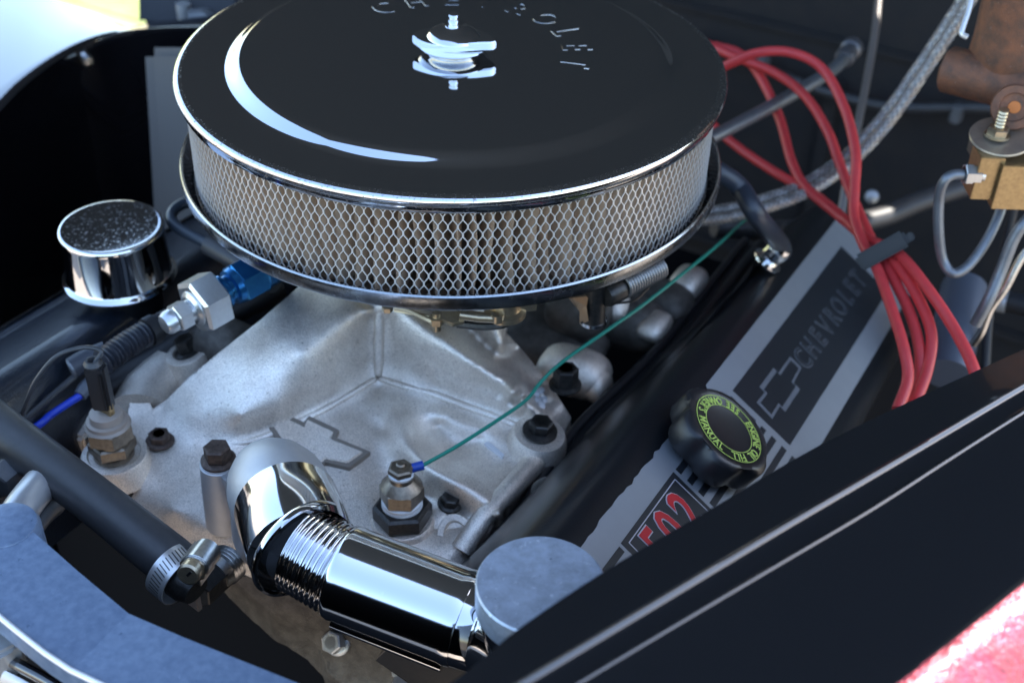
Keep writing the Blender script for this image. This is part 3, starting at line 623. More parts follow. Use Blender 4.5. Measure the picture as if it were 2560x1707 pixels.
for ch, uc in (('5', -9.95), ('0', -7.95), ('2', -5.75)):
    place_text(t1, text_geo(ch, 3.6, offset=.12, extrude=.02), vc(uc, -1.45, .08), UV, WV, sx=.92, sy=1.08)
    place_text(t2, text_geo(ch, 3.6, offset=.055, extrude=.03), vc(uc, -1.45, .10), UV, WV, sx=.92, sy=1.08)
obj('badge_numeral_outline', t1, decal_white, vr); obj('badge_numeral', t2, decal_red, vr)

# oil filler cap on the cover
cc = VP0 + NV * .3
oc = thing('oil_filler_cap', cc, 'black fluted oil filler cap ringed with lime lettering', 'oil cap')
m = MB(); lathe([(2.2, -.2), (2.2, .2), (3.15, .25), (3.3, .5), (3.32, 1.9), (3.22, 2.12), (2.95, 2.27), (2.6, 2.3), (2.55, 2.26), (.2, 2.26)], cc, NV, 120, mb=m, hint=UV,
          lobes=lambda t, h: 1 if (h > 2.2 or h < .22) else 1 - .13 * (.5 + .5 * math.cos(6 * t + .9)) ** 2.2 * min(1, (2.32 - h) * 5)); obj('cap_body', m, cap_plastic, oc, smooth=50)
ct = cc + NV * 2.27
m = MB()
for r0 in (2.42, 1.72): lathe([(r0, 0), (r0 + .045, 0), (r0 + .045, .025), (r0, .025)], ct, NV, 96, mb=m, caps=False); 
obj('cap_print_ring', m, lime, oc)
m = MB()
s1 = "SEE OWNER'S MANUAL"; s2 = 'ENGINE OIL FILL'
wid = {' ': .8, 'I': .42, "'": .35, 'W': 1.25, 'M': 1.2, 'L': .85, 'F': .85, 'E': .9, 'S': .9}
def arc_text(s, a0, a1, inward):
    ws = [wid.get(c, 1.0) for c in s]; tot = sum(ws); acc = 0
    for c, w_ in zip(s, ws):
        f = (acc + w_ / 2) / tot; acc += w_
        if c == ' ': continue
        a = R_(a0 + (a1 - a0) * f); rd = UV * math.cos(a) + WV * math.sin(a); td = NV.cross(rd)
        up_ = -rd if inward else rd; xd = td if inward else -td
        place_text(m, text_geo(c, .76, offset=.008, extrude=.015, res=2), ct + rd * 2.085 + NV * .02, xd, up_, sx=.78)
arc_text(s1, 0, 192, True); arc_text(s2, -17, -152, False)
obj('cap_lettering', m, lime, oc)

# left valve cover, mirrored about the crank line
LP0 = W(180, 655, -19.0)
UL = (W(430, 507, -19.6) - W(0, 760, -17.4)).normalized(); NL = (-SV * .26 + EV * .1 + UP * .9); NL = (NL - UL * NL.dot(UL)).normalized(); WL = UL.cross(NL)
def lv(u, w_, h=0): return LP0 + UL * u + WL * w_ + NL * h
if lv(0, 1).dot(SV) < lv(0, 0).dot(SV): WL = -WL
vl = thing('valve_cover', lv(0, 4, -8), 'wrinkle black valve cover on the left under the chrome breather', 'valve cover')
profL = [(-1.3, -9), (-1.25, -1.0), (-.9, -.25), (-.4, 0), (0, .02), (.5, -.12), (.9, -.1), (2.2, 0), (5.2, 0), (6.2, -.1), (6.9, -.6), (7.2, -1.8), (7.2, -5), (6.9, -9), (6.9, -12)]
obj('cover_shell', cover_mesh(-26, 40, profL, lv), wrinkle, vl, smooth=60)
m = MB(); sweep([lv(-26, -.15, .12), lv(40, -.15, .12)], .16, 8, m); obj('cover_edge_bead', m, black_body, vl)
for (x, y, rr) in ((135, 880, 2.0), (255, 795, 1.7)):
    pass

# chrome breather
br = thing('crankcase_breather', lv(4, 3), 'round chrome breather cap with weathered top on the left valve cover', 'breather')
bt_ = D(254, 519, 88.5); bax = UP.copy(); 
m = MB(); lathe([(3.8, -4.2), (3.96, -4.1), (3.98, -3.98), (3.88, -3.88), (3.70, -3.8), (3.60, -3.65), (3.58, -.45), (3.6, -.25), (3.56, -.08), (3.46, 0), (3.36, .0)], bt_, bax, 96, mb=m, caps=False); obj('breather_body', m, chrome, br, smooth=40)
m = MB(); lathe([(3.39, .0), (3.1, -.06), (.01, -.04)], bt_, bax, 96, mb=m, caps=False); obj('breather_top', m, chrome_dirty, br, smooth=60)
m = MB(); lathe([(2.7, -8.0), (2.7, -4.2), (3.8, -4.1)], bt_, bax, 48, mb=m, caps=False); obj('breather_neck', m, cover_paint, br)

# ================================================================ chrome coolant hose, water neck and filler
ch_ = thing('water_neck', MS(640, 1200), 'satin cast thermostat housing with one bolt behind the chrome hose', 'thermostat housing')
wp = cr([W(655, 1190, -22), W(648, 1150, -19), W(640, 1112, -16.6), W(640, 1120, -15.0), W(650, 1180, -14.6)], 8)
axn = (W(700, 1275, -15.2) - W(640, 1165, -15.4)).normalized()
cN = W(634, 1118, -15.0)
m = MB(); lathe([(1.0, -2.6), (1.9, -2.2), (2.45, -1.3), (2.80, -.2), (2.90, .6), (2.88, 2.2)], cN, axn, 56, mb=m); sweep([cN + axn * .3, cN + axn * .3 + UP * -3 , MS(645, 1200)], lambda t: 2.72 + .3 * t, 40, m); obj('neck_casting', m, cast_fine, ch_, smooth=60)
m = MB(); fb = W(502, 1058, -16.9); lathe([(1.35, -5.2), (1.25, -2), (1.15, -.1), (1.0, 0)], fb, UP, 30, mb=m); prism([fb + SV * -1.1 - UP * .6, fb + SV * -1.1 - UP * 5.4, W(600, 1270, -21), W(600, 1180, -16)], EV * 1.1, m); obj('neck_flange', m, cast_fine, ch_, bevel=.08)
bolt(ch_, fb, UP, .82, .95, rust_bolt, 1.3)
hose = thing('coolant_hose', W(900, 1350, -15), 'shiny chrome flexible coolant hose with ribbed middle in front', 'coolant hose')
c0 = cN + axn * 1.9
m = MB(); cC = W(693, 1262, -14.6)
path = cr([c0, c0.lerp(cC, .5) + UP * .15, cC], 10); sweep(path, lambda t: 2.93 - .03 * t, 72, m, caps=False); obj('elbow_cover', m, chrome_spot, hose, smooth=60)
axc = (W(760, 1306, -14.9) - W(655, 1200, -14.7)).normalized()
m = MB(); lathe([(2.8, -.45), (2.98, -.3), (3.04, -.1), (3.0, .08), (2.86, .12), (2.74, -.1), (2.1, -.2)], cC, axc, 80, mb=m, caps=False); obj('collar_ring', m, chrome, hose, smooth=50)
s0, s1_ = W(782, 1312, -15.0), W(1075, 1425, -15.6)
rp = cr([cC + axc * -.1, cC.lerp(s0, .5) + UP * .05, s0 + (s1_ - s0) * .03], 60); NR = 9.5
m = MB(); sweep(rp, lambda t: 2.12 + .27 * abs(math.sin(math.pi * NR * t)) ** .75 + .06 * t, 56, m); obj('corrugated_tube', m, chrome, hose, smooth=60)
m = MB(); axs = (s1_ - s0); LS = axs.length; lathe([(2.05, .1), (2.42, 0), (2.56, .12), (2.60, .35), (2.56, .7), (2.56, LS - .7), (2.60, LS - .4), (2.54, LS - .05), (2.3, LS)], s0, axs, 80, mb=m); obj('sleeve', m, chrome_spot, hose, smooth=50)
m = MB(); xs, ys, as_ = frame(axs, -UP); off = (-UP * .8 - EV * .75).normalized()
sweep([s0 + as_ * .6 + off * 2.55, s1_ - as_ * .4 + off * 2.55], .42, 16, m); obj('sleeve_seam', m, chrome, hose)
fk = thing('filler_neck', W(1150, 1450, -22), 'polished aluminium filler neck capped by a flat round lid at the hose end', 'filler neck')
fc = W(1243, 1338, -9.2)
m = MB(); lathe([(3.03, -1.65), (3.07, -1.5), (3.07, -.1), (2.99, 0), (.01, .02)], fc, UP, 90, mb=m, caps=False); obj('filler_cap', m, brushed, fk, smooth=35)
m = MB(); lathe([(2.2, -14), (2.2, -6.5), (2.35, -5), (2.7, -3.2), (2.88, -2.4), (2.95, -1.6)], fc, UP, 60, mb=m, caps=False)
sweep(cr([s1_ + as_ * -.2, s1_ + as_ * 1.6, fc + UP * -5.2], 8), lambda t: 2.5 - .1 * t, 48, m); obj('neck_casting', m, chrome, fk, smooth=60)

# ================================================================ senders on the manifold
sd = thing('temperature_sender', MS(925, 1185), 'bronze sender with white tape rings wired to the thin green lead', 'sender')
sb = MS(925, 1190, .15); ax_ = UP
m = MB(); lathe([(2.15, -1.2), (2.0, -.1), (1.85, .05), (1.4, .05)], sb, ax_, 48, mb=m); obj('sender_boss', m, cast, sd)
m = MB(); hexp(sb + UP * .05, ax_, 1.85, 1.15, m, hint=(1, .15, 0)); obj('hex_reducer', m, dark_steel, sd, smooth=25)
m = MB(); lathe([(1.18, 0), (1.28, .08), (1.28, .22), (1.2, .26), (1.27, .32), (1.27, .5), (1.15, .6)], sb + UP * 1.15, ax_, 40, mb=m); obj('sealing_tape', m, ptfe, sd, label='wide white tape ring')
m = MB(); hexp(sb + UP * 1.72, ax_, 1.38, 1.15, m, hint=(.6, 1, 0)); lathe([(1.3, 0), (1.05, .3), (.75, .55), (.7, .9)], sb + UP * 2.8, ax_, 36, mb=m); obj('sender_body', m, brass_dull, sd, smooth=28)
m = MB(); lathe([(.72, 0), (.78, .08), (.78, .22), (.7, .28)], sb + UP * 3.62, ax_, 32, mb=m); obj('sealing_tape', m, ptfe, sd, label='narrow white ring under the terminal nut')
m = MB(); hexp(sb + UP * 3.9, ax_, .82, .45, m, hint=(1, .4, 0), ch=.18); lathe([(.3, 0), (.3, .25), (.2, .32)], sb + UP * 4.3, ax_, 20, mb=m); obj('terminal_nut', m, brass_dull, sd, smooth=28)
tip = sb + UP * 4.0
gw = thing('green_wire', tip, 'thin green wire running from the sender back past the valve cover', 'wire')
e0 = W(972, 1068, (tip.z + .1)); 
m = MB(); sweep([tip + (e0 - tip) * .25, tip.lerp(e0, .6), e0], .30, 12, m); obj('crimp_sleeve', m, blue_plastic, gw)
m = MB(); tube([e0, W(1060, 1018, -16.8), W(1180, 940, -16.9), W(1215, 912, -16.9), W(1240, 880, -16.7), W(1290, 832, -16), W(1400, 755, -15), W(1480, 698, -14.5), W(1560, 635, -14.2), W(1640, 570, -14.5), W(1700, 515, -16), W(1725, 490, -19)], .125, 8, 10, m); obj('wire_insulation', m, green_wire, gw)

ls = thing('pressure_switch', MS(262, 1050), 'bronze hex switch with black plug at the front left of the manifold', 'switch')
lb = W(262, 1040, -20.2)
m = MB(); lathe([(2.4, -1.6), (2.15, -.2), (2.05, 0), (1.7, .05), (1.6, -.1)], lb, UP, 48, mb=m); obj('switch_boss', m, cast, ls)
m = MB(); lathe([(1.3, 0), (1.3, .35)], lb + UP * -.05, UP, 36, mb=m); hexp(lb + UP * .3, UP, 1.5, .9, m, hint=(.2, 1, 0)); lathe([(1.2, 0), (1.2, .3)], lb + UP * 1.15, UP, 36, mb=m); hexp(lb + UP * 1.35, UP, 1.55, 1.15, m, hint=(1, -.1, 0)); obj('switch_body', m, brass_dull, ls, smooth=28)
m = MB(); lathe([(1.45, 0), (1.3, .15), (1.28, .4), (1.05, .45), (1.0, .95), (.9, 1.0)], lb + UP * 2.45, UP, 40, mb=m); obj('switch_neck', m, plastic_beige, ls)
m = MB(); box(lb + UP * 3.7 + SV * -.1, SV * .45, EV * .12, UP * .5, m); box(lb + UP * 3.75 + SV * .5, SV * .14, EV * .2, UP * .5, m); obj('brass_blade', m, brass, ls)
cp_ = lb + UP * 5.5
m = MB(); box(cp_, (.62, 0, 0), (0, .45, 0), (0, 0, 1.7), m); box(cp_ + Vector((.35, -.5, -.1)), (.14, 0, 0), (0, .12, 0), (0, 0, 1.5), m); obj('connector_plug', m, black_plastic, ls, bevel=.12)
m = MB(); lathe([(.55, 0), (.6, .2), (.45, .45), (.3, .45), (.25, .1)], cp_ + UP * 1.6 + Vector((-.1, 0, 0)), UP, 20, mb=m); obj('plug_boot', m, rubber, ls)
bw = thing('black_wire', cp_ + UP * 1.9, 'thin black wire arching from the switch plug over the left valve cover', 'wire')
m = MB(); ct_ = cp_ + UP * 1.8; zt = ct_.z
tube([ct_, W(232, 806, zt + .6), W(190, 798, zt + .8), W(130, 818, zt + .4), W(85, 870, zt - 1), W(62, 920, zt - 2.5), W(45, 965, zt - 4), W(30, 1010, zt - 6)], .14, 8, 10, m); obj('wire_insulation', m, rubber, bw)
w2 = thing('blue_wire', W(130, 930, -19), 'short bright blue wire with grey boot behind the switch', 'wire')
m = MB(); tube([W(20, 1015, -20), W(90, 975, -19.2), W(120, 950, -19), W(185, 908, -18.6)], .26, 10, 8, m); obj('wire_insulation', m, blue_wire, w2)
m = MB(); tube([W(183, 909, -18.6), W(200, 888, -18.4), W(225, 872, -18.3), W(238, 880, -18.6)], lambda t: .45 + .25 * t, 12, 8, m); obj('wire_boot', m, mat('grey_rubber_boot', (.10, .11, .13), 0, .5), w2)
w3 = thing('black_wire', W(100, 920, -18), 'straight dark wire running beside the blue wire', 'wire')
m = MB(); tube([W(0, 1010, -19), W(60, 960, -18.5), W(120, 908, -18), W(175, 862, -17.6)], .22, 8, 8, m); obj('wire_insulation', m, rubber, w3)
cv = thing('convoluted_conduit', W(300, 790, -16), 'ribbed black wiring conduit below the silver hose fitting', 'conduit')
m = MB(); pth = cr([W(235, 832, -16.2), W(290, 792, -16), W(345, 760, -16), W(395, 735, -16)], 40); sweep(pth, lambda t: .80 + .11 * math.sin(2 * math.pi * 19 * t), 18, m); obj('conduit_tube', m, mat('ribbed_conduit_plastic', (.022, .024, .032), 0, .42), cv)
m = MB(); q0, q1 = pth[75], pth[90]; sweep([q0, q1], 1.0, 20, m); obj('conduit_band', m, black_plastic, cv)
m = MB(); tube([W(165, 846, -17.2), W(200, 826, -17), W(245, 808, -16.8)], .75, 16, 6, m); obj('conduit_connector', m, mat('dark_connector_plastic', (.03, .034, .045), 0, .45), cv)
m = MB(); lathe([(.6, 0), (.7, .1), (.7, .3), (.55, .35)], W(160, 848, -17.2), W(245, 808, -16.8) - W(165, 846, -17.2), 16, mb=m); obj('connector_clip', m, tube_grey, cv)
rl_ = thing('lower_harness', W(300, 900, -19), 'long dark hose lying between the left valve cover and the manifold', 'hose')
m = MB(); tube([W(60, 1030, -22), W(180, 930, -21.5), W(300, 862, -20.5), W(400, 805, -19.5), W(520, 720, -18), W(640, 650, -17)], 1.15, 18, 8, m); obj('hose_tube', m, black_plastic, rl_)

# AN adapter on the fuel line
fa = thing('hose_end_fitting', W(460, 690, -13), 'silver and blue anodised hose end fitting tucked under the air cleaner pan', 'hose fitting')
f0, f1 = W(385, 742, -13.0), W(606, 618, -12.4); fax = (f1 - f0).normalized(); FL = (f1 - f0).length
def fpt(s): return f0 + fax * s
k = FL / 9.6
m = MB(); lathe([(.25, -.05), (.6, .02), (.78, .3), (.8, .7), (.62, .95)], fpt(-.3), fax, 28, mb=m); hexp(fpt(.55), fax, .98, .95, m, hint=(0, 0, 1)); lathe([(.75, 0), (.75, .35)], fpt(1.45), fax, 28, mb=m); obj('end_plug', m, silver_ano, fa, smooth=30)
m = MB(); lathe([(.95, 0), (1.2, .18), (1.25, .3)], fpt(1.75), fax, 36, mb=m); hexp(fpt(2.0), fax, 1.95, 1.95, m, hint=(0, 0, 1), ch=.14); obj('adapter_nut', m, silver_ano, fa, smooth=30)
m = MB(); lathe([(1.15, 0), (1.15, .55), (.95, .7), (.95, 1.0), (1.2, 1.1), (1.28, 1.5)], fpt(3.85), fax, 36, mb=m); obj('blue_swivel', m, blue_ano, fa, smooth=30)
m = MB(); hexp(fpt(5.3), fax, 1.5, 1.9, m, hint=(0, .2, 1), ch=.12); lathe([(1.3, 0), (1.42, .1), (1.3, .25), (1.3, 2.4), (.9, 2.6)], fpt(7.1), fax, 36, mb=m); obj('blue_hose_nut', m, blue_ano, fa, smooth=30)
# small hose loop by the pan
lp = thing('vacuum_hose', W(420, 520, -13), 'thin black hose looping out beside the air cleaner pan', 'hose')
m = MB(); tube([W(520, 450, -13), W(440, 462, -13), W(402, 480, -13), (W(393, 505, -13)), W(420, 530, -13.2), W(480, 560, -13.4), W(560, 600, -13.8), W(640, 640, -14)], .42, 12, 8, m); obj('hose_tube', m, mat('blue_black_hose', (.03, .04, .055), 0, .35), lp)
m = MB(); sweep([W(480, 560, -13.4), W(560, 605, -13.8), W(630, 650, -14)], .8, 14, m); obj('hose_sheath', m, rubber, lp)

# ================================================================ heater hose, clamp and elbow
hh = thing('heater_hose', W(200, 1130, -15), 'thick black heater hose crossing the lower left to a worm drive clamp', 'hose')
hp = [W(-90, 915, -14.5), W(0, 985, -14.8), W(200, 1135, -15.4), W(330, 1238, -16), W(428, 1316, -16.6)]
m = MB(); tube(hp, lambda t: 1.36 + .03 * math.sin(t * 9), 32, 12, m); obj('hose_tube', m, rubber, hh, smooth=60)
hax = (W(425, 1310, -16.6) - W(330, 1232, -16)).normalized(); hc = W(403, 1318, -16.5) 
m = MB(); lathe([(1.1, .35), (1.05, 1.0), (.9, 1.3), (.8, 1.6)], hc, hax, 28, mb=m); obj('hose_barb', m, dark_steel, hh)
cl_ = thing('hose_clamp', hc, 'steel worm drive clamp with slotted band on the heater hose', 'hose clamp')
m = MB(); lathe([(1.47, -.62), (1.55, -.62), (1.55, .62), (1.47, .62)], hc, hax, 64, mb=m, caps=False); m2 = MB()
lathe([(1.47, -.62), (1.47, .62)], hc, hax, 64, mb=m, caps=False); obj('clamp_band', m, mat('clamp_stainless', (.74, .73, .72), .8, .34, rough_var=.06), cl_, smooth=40)
xh, yh, ah = frame(hax)
for k in range(44):
    t = 2 * math.pi * k / 44; rd = xh * math.cos(t) + yh * math.sin(t); td = ah.cross(rd)
    box(hc + rd * 1.55, (ah * .95 + td * .2).normalized() * .36, td * .03, rd * .012, m2)
obj('band_slot', m2, black_plastic, cl_, kind='stuff')
cw = W(452, 1278, -14.8)
scd = (W(440, 1312, -14.6) - W(478, 1262, -15.2)).normalized()
m = MB(); lathe([(.55, 0), (.78, .1), (.78, 1.9), (.6, 2.0)], W(478, 1262, -15.2), scd, 20, mb=m); box(cw + UP * -.5, scd * 1.0, ah * .7, UP * .5, m); obj('worm_housing', m, steel, cl_, bevel=.05)
m = MB(); lathe([(.35, -.3), (.4, 0), (.72, .05), (.78, .15)], W(444, 1306, -14.7), scd, 6, mb=m); lathe([(.62, .1), (.62, .9), (.5, 1.0)], W(448, 1298, -14.7), scd, 28, mb=m); obj('clamp_screw', m, goldz, cl_, smooth=28)
m = MB(); box(W(448, 1298, -14.7) + scd * 1.0, (UP * .8 + SV * .6).normalized() * .55, scd.cross(UP * .8 + SV * .6).normalized() * .07, scd * .03, m); obj('screw_slot', m, dark_steel, cl_)
he = thing('elbow_fitting', W(490, 1340, -18), 'dark hex elbow fitting threaded into the manifold beside the clamp', 'elbow fitting')
hxa = (W(510, 1305, -20.2) - W(450, 1360, -20)).normalized()
m = MB(); hexp(W(452, 1362, -20), hxa, 1.0, 2.4, m, hint=UP, ch=.1); obj('elbow_hex', m, dark_steel, he, smooth=28)
m = MB(); lathe([(1.0, 0), (1.05, .5)] + [(1.05 + .12 * (i % 2), .6 + i * .12) for i in range(9)], W(492, 1322, -20.1), hxa, 30, mb=m); obj('elbow_thread', m, steel, he, smooth=30)
m = MB(); box(W(432, 1364, -19.2), (W(466, 1392, -19.2) - W(414, 1352, -19.2)) * .5, hxa * .18, UP * .65, m); obj('clip_strap', m, mat('warm_steel_strap', (.45, .40, .37), .8, .4, noise_amt=.5, noise_scale=6, color2=(.35, .31, .29)), he, bevel=.05)

# ================================================================ radiator support at the lower left
rs = thing('radiator_support', W(150, 1350, -20), 'scuffed grey metal radiator support panel in the lower left corner', 'support panel')
zt = -10.5
A = [(-300, 935, zt), (-60, 1110, zt), (0, 1160, zt), (70, 1215, zt), (180, 1312, zt), (295, 1408, zt)]; Bp = [(295, 1408, zt), (420, 1462, zt), (540, 1510, zt), (680, 1566, zt), (900, 1660, zt)]
Aq = [(-300, 1180, zt), (-60, 1360, zt), (0, 1406, zt), (50, 1447, zt), (110, 1494, zt), (170, 1534, zt)]; Bq = [(170, 1534, zt), (250, 1572, zt - 1.5), (340, 1616, zt - 3), (460, 1675, zt - 4.2), (640, 1760, zt - 5)]
def rib_sheet(a, b, n, k, zoff=0):
    pa = [W(*p) for p in a]; pb = [W(*p) for p in b]; return [[x.lerp(y, i / k) for x, y in zip(pa, pb)] for i in range(k + 1)]
m = MB(); rows = rib_sheet(A, Aq, 0, 6)
inner_drop = [[p + UP * -14 + EV * -1 + UP * -.3 for p in rows[0]], [p + UP * -.5 for p in rows[0]]]; rows = [[p + UP * -.5 for p in rows[0]], [p + UP * -.08 for p in rows[0]]] + rows + [[p + UP * .16 - EV * .12 for p in rows[-1]], [p + UP * .0 - EV * .3 for p in rows[-1]], [p + UP * -1.3 - EV * .25 for p in rows[-1]]]
dm = MB(); sheet(inner_drop, dm); obj('support_flange', dm, deep, rs); sheet(rows, m); obj('support_face', m, support_m, rs, smooth=30, label='darker flat length of the panel')
e1_, e2_ = W(295, 1408, zt), W(170, 1534, zt); de_ = (e2_ - e1_).normalized(); nb_ = UP * .87 - EV * .48 - SV * .05; nb_ = (nb_ - de_ * nb_.dot(de_)).normalized()
pB = [PL(x, y, e1_, nb_) for x, y, z in Bp]; qB = [PL(x, y, e1_, nb_) for x, y, z in Bq]
m = MB(); rows = [[a.lerp(b, i / 6) for a, b in zip(pB, qB)] for i in range(7)]
inner_drop = [[p + UP * -14.3 + EV * -1 for p in rows[0]], [p + UP * -.5 for p in rows[0]]]; rows = [[p + UP * -.5 for p in rows[0]], [p + UP * -.08 for p in rows[0]]] + rows + [[p + UP * .16 - EV * .12 for p in rows[-1]], [p - EV * .3 for p in rows[-1]], [p + UP * -1.3 - EV * .25 for p in rows[-1]]]
dm = MB(); sheet(inner_drop, dm); obj('support_flange', dm, deep, rs); sheet(rows, m); obj('support_face', m, support_m, rs, smooth=30, label='brighter bent length of the panel')
m = MB(); sweep([p + UP * .1 - EV * .2 for p in [W(*q) for q in Aq]] + [q_ + UP * .1 - EV * .2 for q_ in qB[1:]], .13, 8, m); obj('support_edge', m, worn_rim, rs)
m = MB(); lathe([(1.7, -3), (1.7, -.3), (1.55, .05), (1.2, .12), (.01, .12)], W(10, 1206, zt), UP, 40, mb=m); obj('support_knob', m, support_m, rs)
pp = thing('coolant_pipe', W(60, 1140, -14), 'pale grey metal pipe poking up between hose and radiator support', 'pipe')
m = MB(); tube([W(20, 1215, -15), W(55, 1160, -15), W(100, 1105, -15.5), W(130, 1080, -16)], 1.0, 20, 6, m); obj('pipe_tube', m, silver_m, pp)
m = MB(); tube([W(60, 1215, -17), W(90, 1175, -17.2), W(120, 1150, -17.5)], .9, 16, 6, m); obj('pipe_branch', m, tube_grey, pp)
n1 = thing('hose_nut', W(5, 1100, -16), 'small blue grey nut at the left edge below the heater hose', 'nut')
m = MB(); hexp(W(-12, 1112, -16), (W(15, 1090, -16) - W(-12, 1112, -16)), 1.1, 1.6, m, hint=UP); obj('nut_body', m, tube_grey, n1, smooth=28)
gb = thing('grille_bracket', W(60, 1520, -14), 'folded silver bracket pieces outside the radiator support', 'bracket')
m = MB(); prism([W(-60, 1405, -13), W(0, 1422, -13), W(35, 1440, -13), W(48, 1468, -13), W(35, 1485, -13), W(-60, 1535, -13)], UP * -2, m); obj('bracket_block', m, silver_m, gb, bevel=.3)
m = MB(); rows = []
for s in np.linspace(0, 1, 9):
    rows.append([W(-40 + 190 * s * a + 40 * s, 1520 + 60 * s - 35 * math.sin(math.pi * s) + a * 60, -15 + 1.3 * math.sin(math.pi * s) - a * 1.5) for a in np.linspace(0, 1.2, 6)])
sheet(rows, m); obj('bracket_curve', m, silver_m, gb, smooth=60)
m = MB(); tube([W(-30, 1490, -14), W(40, 1525, -14), W(110, 1562, -14), (W(170, 1600, -14))], .3, 10, 6, m); obj('bracket_lip', m, black_body, gb)
m = MB(); prism([W(170, 1550, -13), W(240, 1580, -13), W(260, 1640, -13), W(150, 1600, -13)], UP * -1.5, m); obj('bracket_foot', m, silver_m, gb, bevel=.3)

# ================================================================ right rear: leads, hoses, master cylinder
def wire_thing(name, label, cat, parts, group=None):
    pts0 = parts[0][1][0]; t = thing(name, pts0, label, cat, group)
    for pn, pts, r, m_ in parts: mb = MB(); tube(pts, r, 14, 9, mb); obj(pn, mb, m_, t)
    return t
def dd(l): return [D(*p) for p in l]
RL = 'red spark plug leads'
T1 = 98
wire_thing('spark_plug_lead', 'red spark plug lead with the tallest arch, highest behind the air cleaner', 'spark plug lead', [('lead_jacket', dd([(1600, 185, 106), (1660, 155, 104), (1740, 122, 102), (1820, 122, 101), (1890, 160, 100), (1940, 250, 98), (1965, 350, 96), (1963, 430, 95), (1962, 500, 94), (1985, 565, 92), (2012, 610, 90), (2050, 715, 87), (2076, 800, 85), (2085, 870, 84), (2062, 940, 83)]), .39, red_wire)], RL)
wire_thing('spark_plug_lead', 'red spark plug lead with the second, lower arch, hidden partly by the grey hose', 'spark plug lead', [('lead_jacket', dd([(1620, 100, 110), (1690, 132, 108), (1780, 168, 106), (1850, 222, 104), (1900, 300, 102), (1930, 380, 100), (1965, 470, 97), (2000, 548, 94), (2030, 600, 91), (2082, 700, 88), (2110, 790, 86), (2112, 870, 85), (2095, 930, 84)]), .39, red_wire)], RL)
wire_thing('spark_plug_lead', 'red spark plug lead dropping steeply behind the grey braided hose', 'spark plug lead', [('lead_jacket', dd([(1640, 105, 110), (1700, 125, 109), (1745, 175, 108), (1790, 270, 106), (1818, 370, 103), (1850, 430, 101), (1905, 478, 99), (1965, 528, 96), (2012, 575, 93), (2048, 594, 90.5), (2102, 672, 88), (2138, 760, 86), (2132, 840, 85), (2105, 920, 84)]), .39, red_wire)], RL)
wire_thing('spark_plug_lead', 'lowest red spark plug lead, ending alone at the right above the fender', 'spark plug lead', [('lead_jacket', dd([(1590, 235, 110), (1640, 290, 108), (1700, 342, 106), (1790, 402, 103), (1860, 440, 101), (1930, 495, 98), (1985, 545, 94), (2062, 582, 90), (2130, 662, 87), (2190, 752, 85), (2232, 835, 83), (2250, 900, 82)]), .39, red_wire)], RL)
lo = thing('lead_separator', D(2020, 575, 90), 'black plastic separator clipped across the four red leads', 'wire separator')
pa, pb = D(1972, 606, 90.5), D(2082, 545, 89); dv = (pb - pa).normalized(); nv_ = Vector(ray(2020, 575)).normalized(); sdv = dv.cross(nv_).normalized()
m = MB(); box((pa + pb) * .5, dv * (pb - pa).length * .5, nv_ * .8, sdv * .62, m); obj('separator_bar', m, black_plastic, lo, bevel=.2)
m = MB(); box(pb - sdv * .1, dv * .5, nv_ * .5, sdv * .3, m); obj('separator_latch', m, black_plastic, lo, bevel=.1)

bh = thing('braided_hose', D(1900, 400, 104), 'grey braided pair of hoses sweeping up to the top right', 'hose')
def braid_hose(pts, r, pn):
    pth = cr(pts, 26); mb = MB(); sweep(pth, r, 18, mb); obj(pn, mb, braid, bh)
    bmb = MB(); n = len(pth)
    tan = [(pth[min(i + 1, n - 1)] - pth[max(i - 1, 0)]).normalized() for i in range(n)]
    for hnd in (1, -1):
        for st_ in range(5):
            x, y, _ = frame(tan[0]); pp_ = []
            for i in range(n):
                x = (x - tan[i] * x.dot(tan[i])).normalized(); y = tan[i].cross(x); t = hnd * i * .42 + st_ * 2 * math.pi / 5
                pp_.append(pth[i] + (x * math.cos(t) + y * math.sin(t)) * (r + .02))
            sweep(pp_, .045, 4, bmb)
    return obj('braid_strands', bmb, strand_m, bh, kind='stuff')
sh = 9
braid_hose([D(x - sh * .55, y - sh, t) for x, y, t in ((1560, 500, 99), (1660, 492, 100), (1750, 470, 101), (1850, 432, 102), (1950, 365, 103), (2040, 268, 102), (2130, 140, 100), (2205, 25, 98), (2250, -50, 97))], .40, 'hose_core')
braid_hose([D(x + sh * .55, y + sh, t) for x, y, t in ((1560, 500, 98), (1660, 492, 99), (1750, 470, 100), (1850, 432, 101), (1950, 365, 102), (2040, 268, 101), (2130, 140, 99), (2205, 25, 97), (2250, -50, 96))], .40, 'hose_core')
gh = thing('vacuum_line', D(1780, 240, 108), 'straight grey hose ending in a dark fitting among the red leads', 'hose')
m = MB(); tube([D(1560, 350, 100), D(1650, 308, 102), D(1780, 240, 106), D(1900, 170, 110), D(1945, 130, 113)], .55, 16, 8, m); obj('hose_tube', m, tube_grey, gh)
m = MB(); lathe([(.7, 0), (.9, .3), (.9, 1.2), (.7, 1.4), (.7, 2.3), (.95, 2.5), (.95, 3.6), (.6, 3.9)], D(1938, 136, 112.5), D(1978, 82, 118) - D(1938, 136, 112.5), 20, mb=m); obj('line_fitting', m, mat('dark_grey_fitting', (.10, .10, .11), .5, .4), gh)
rd_ = thing('oil_dipstick_tube', D(1990, 200, 120), 'thin grey rod rising out of frame behind the red leads', 'rod')
m = MB(); tube([D(1925, 560, 116), D(1940, 440, 117), D(1968, 300, 118), D(1992, 180, 120), (D(2012, 60, 122)), D(2022, -60, 124)], .36, 12, 8, m); obj('rod_tube', m, mat('brown_grey_rod', (.16, .145, .14), .5, .4), rd_)
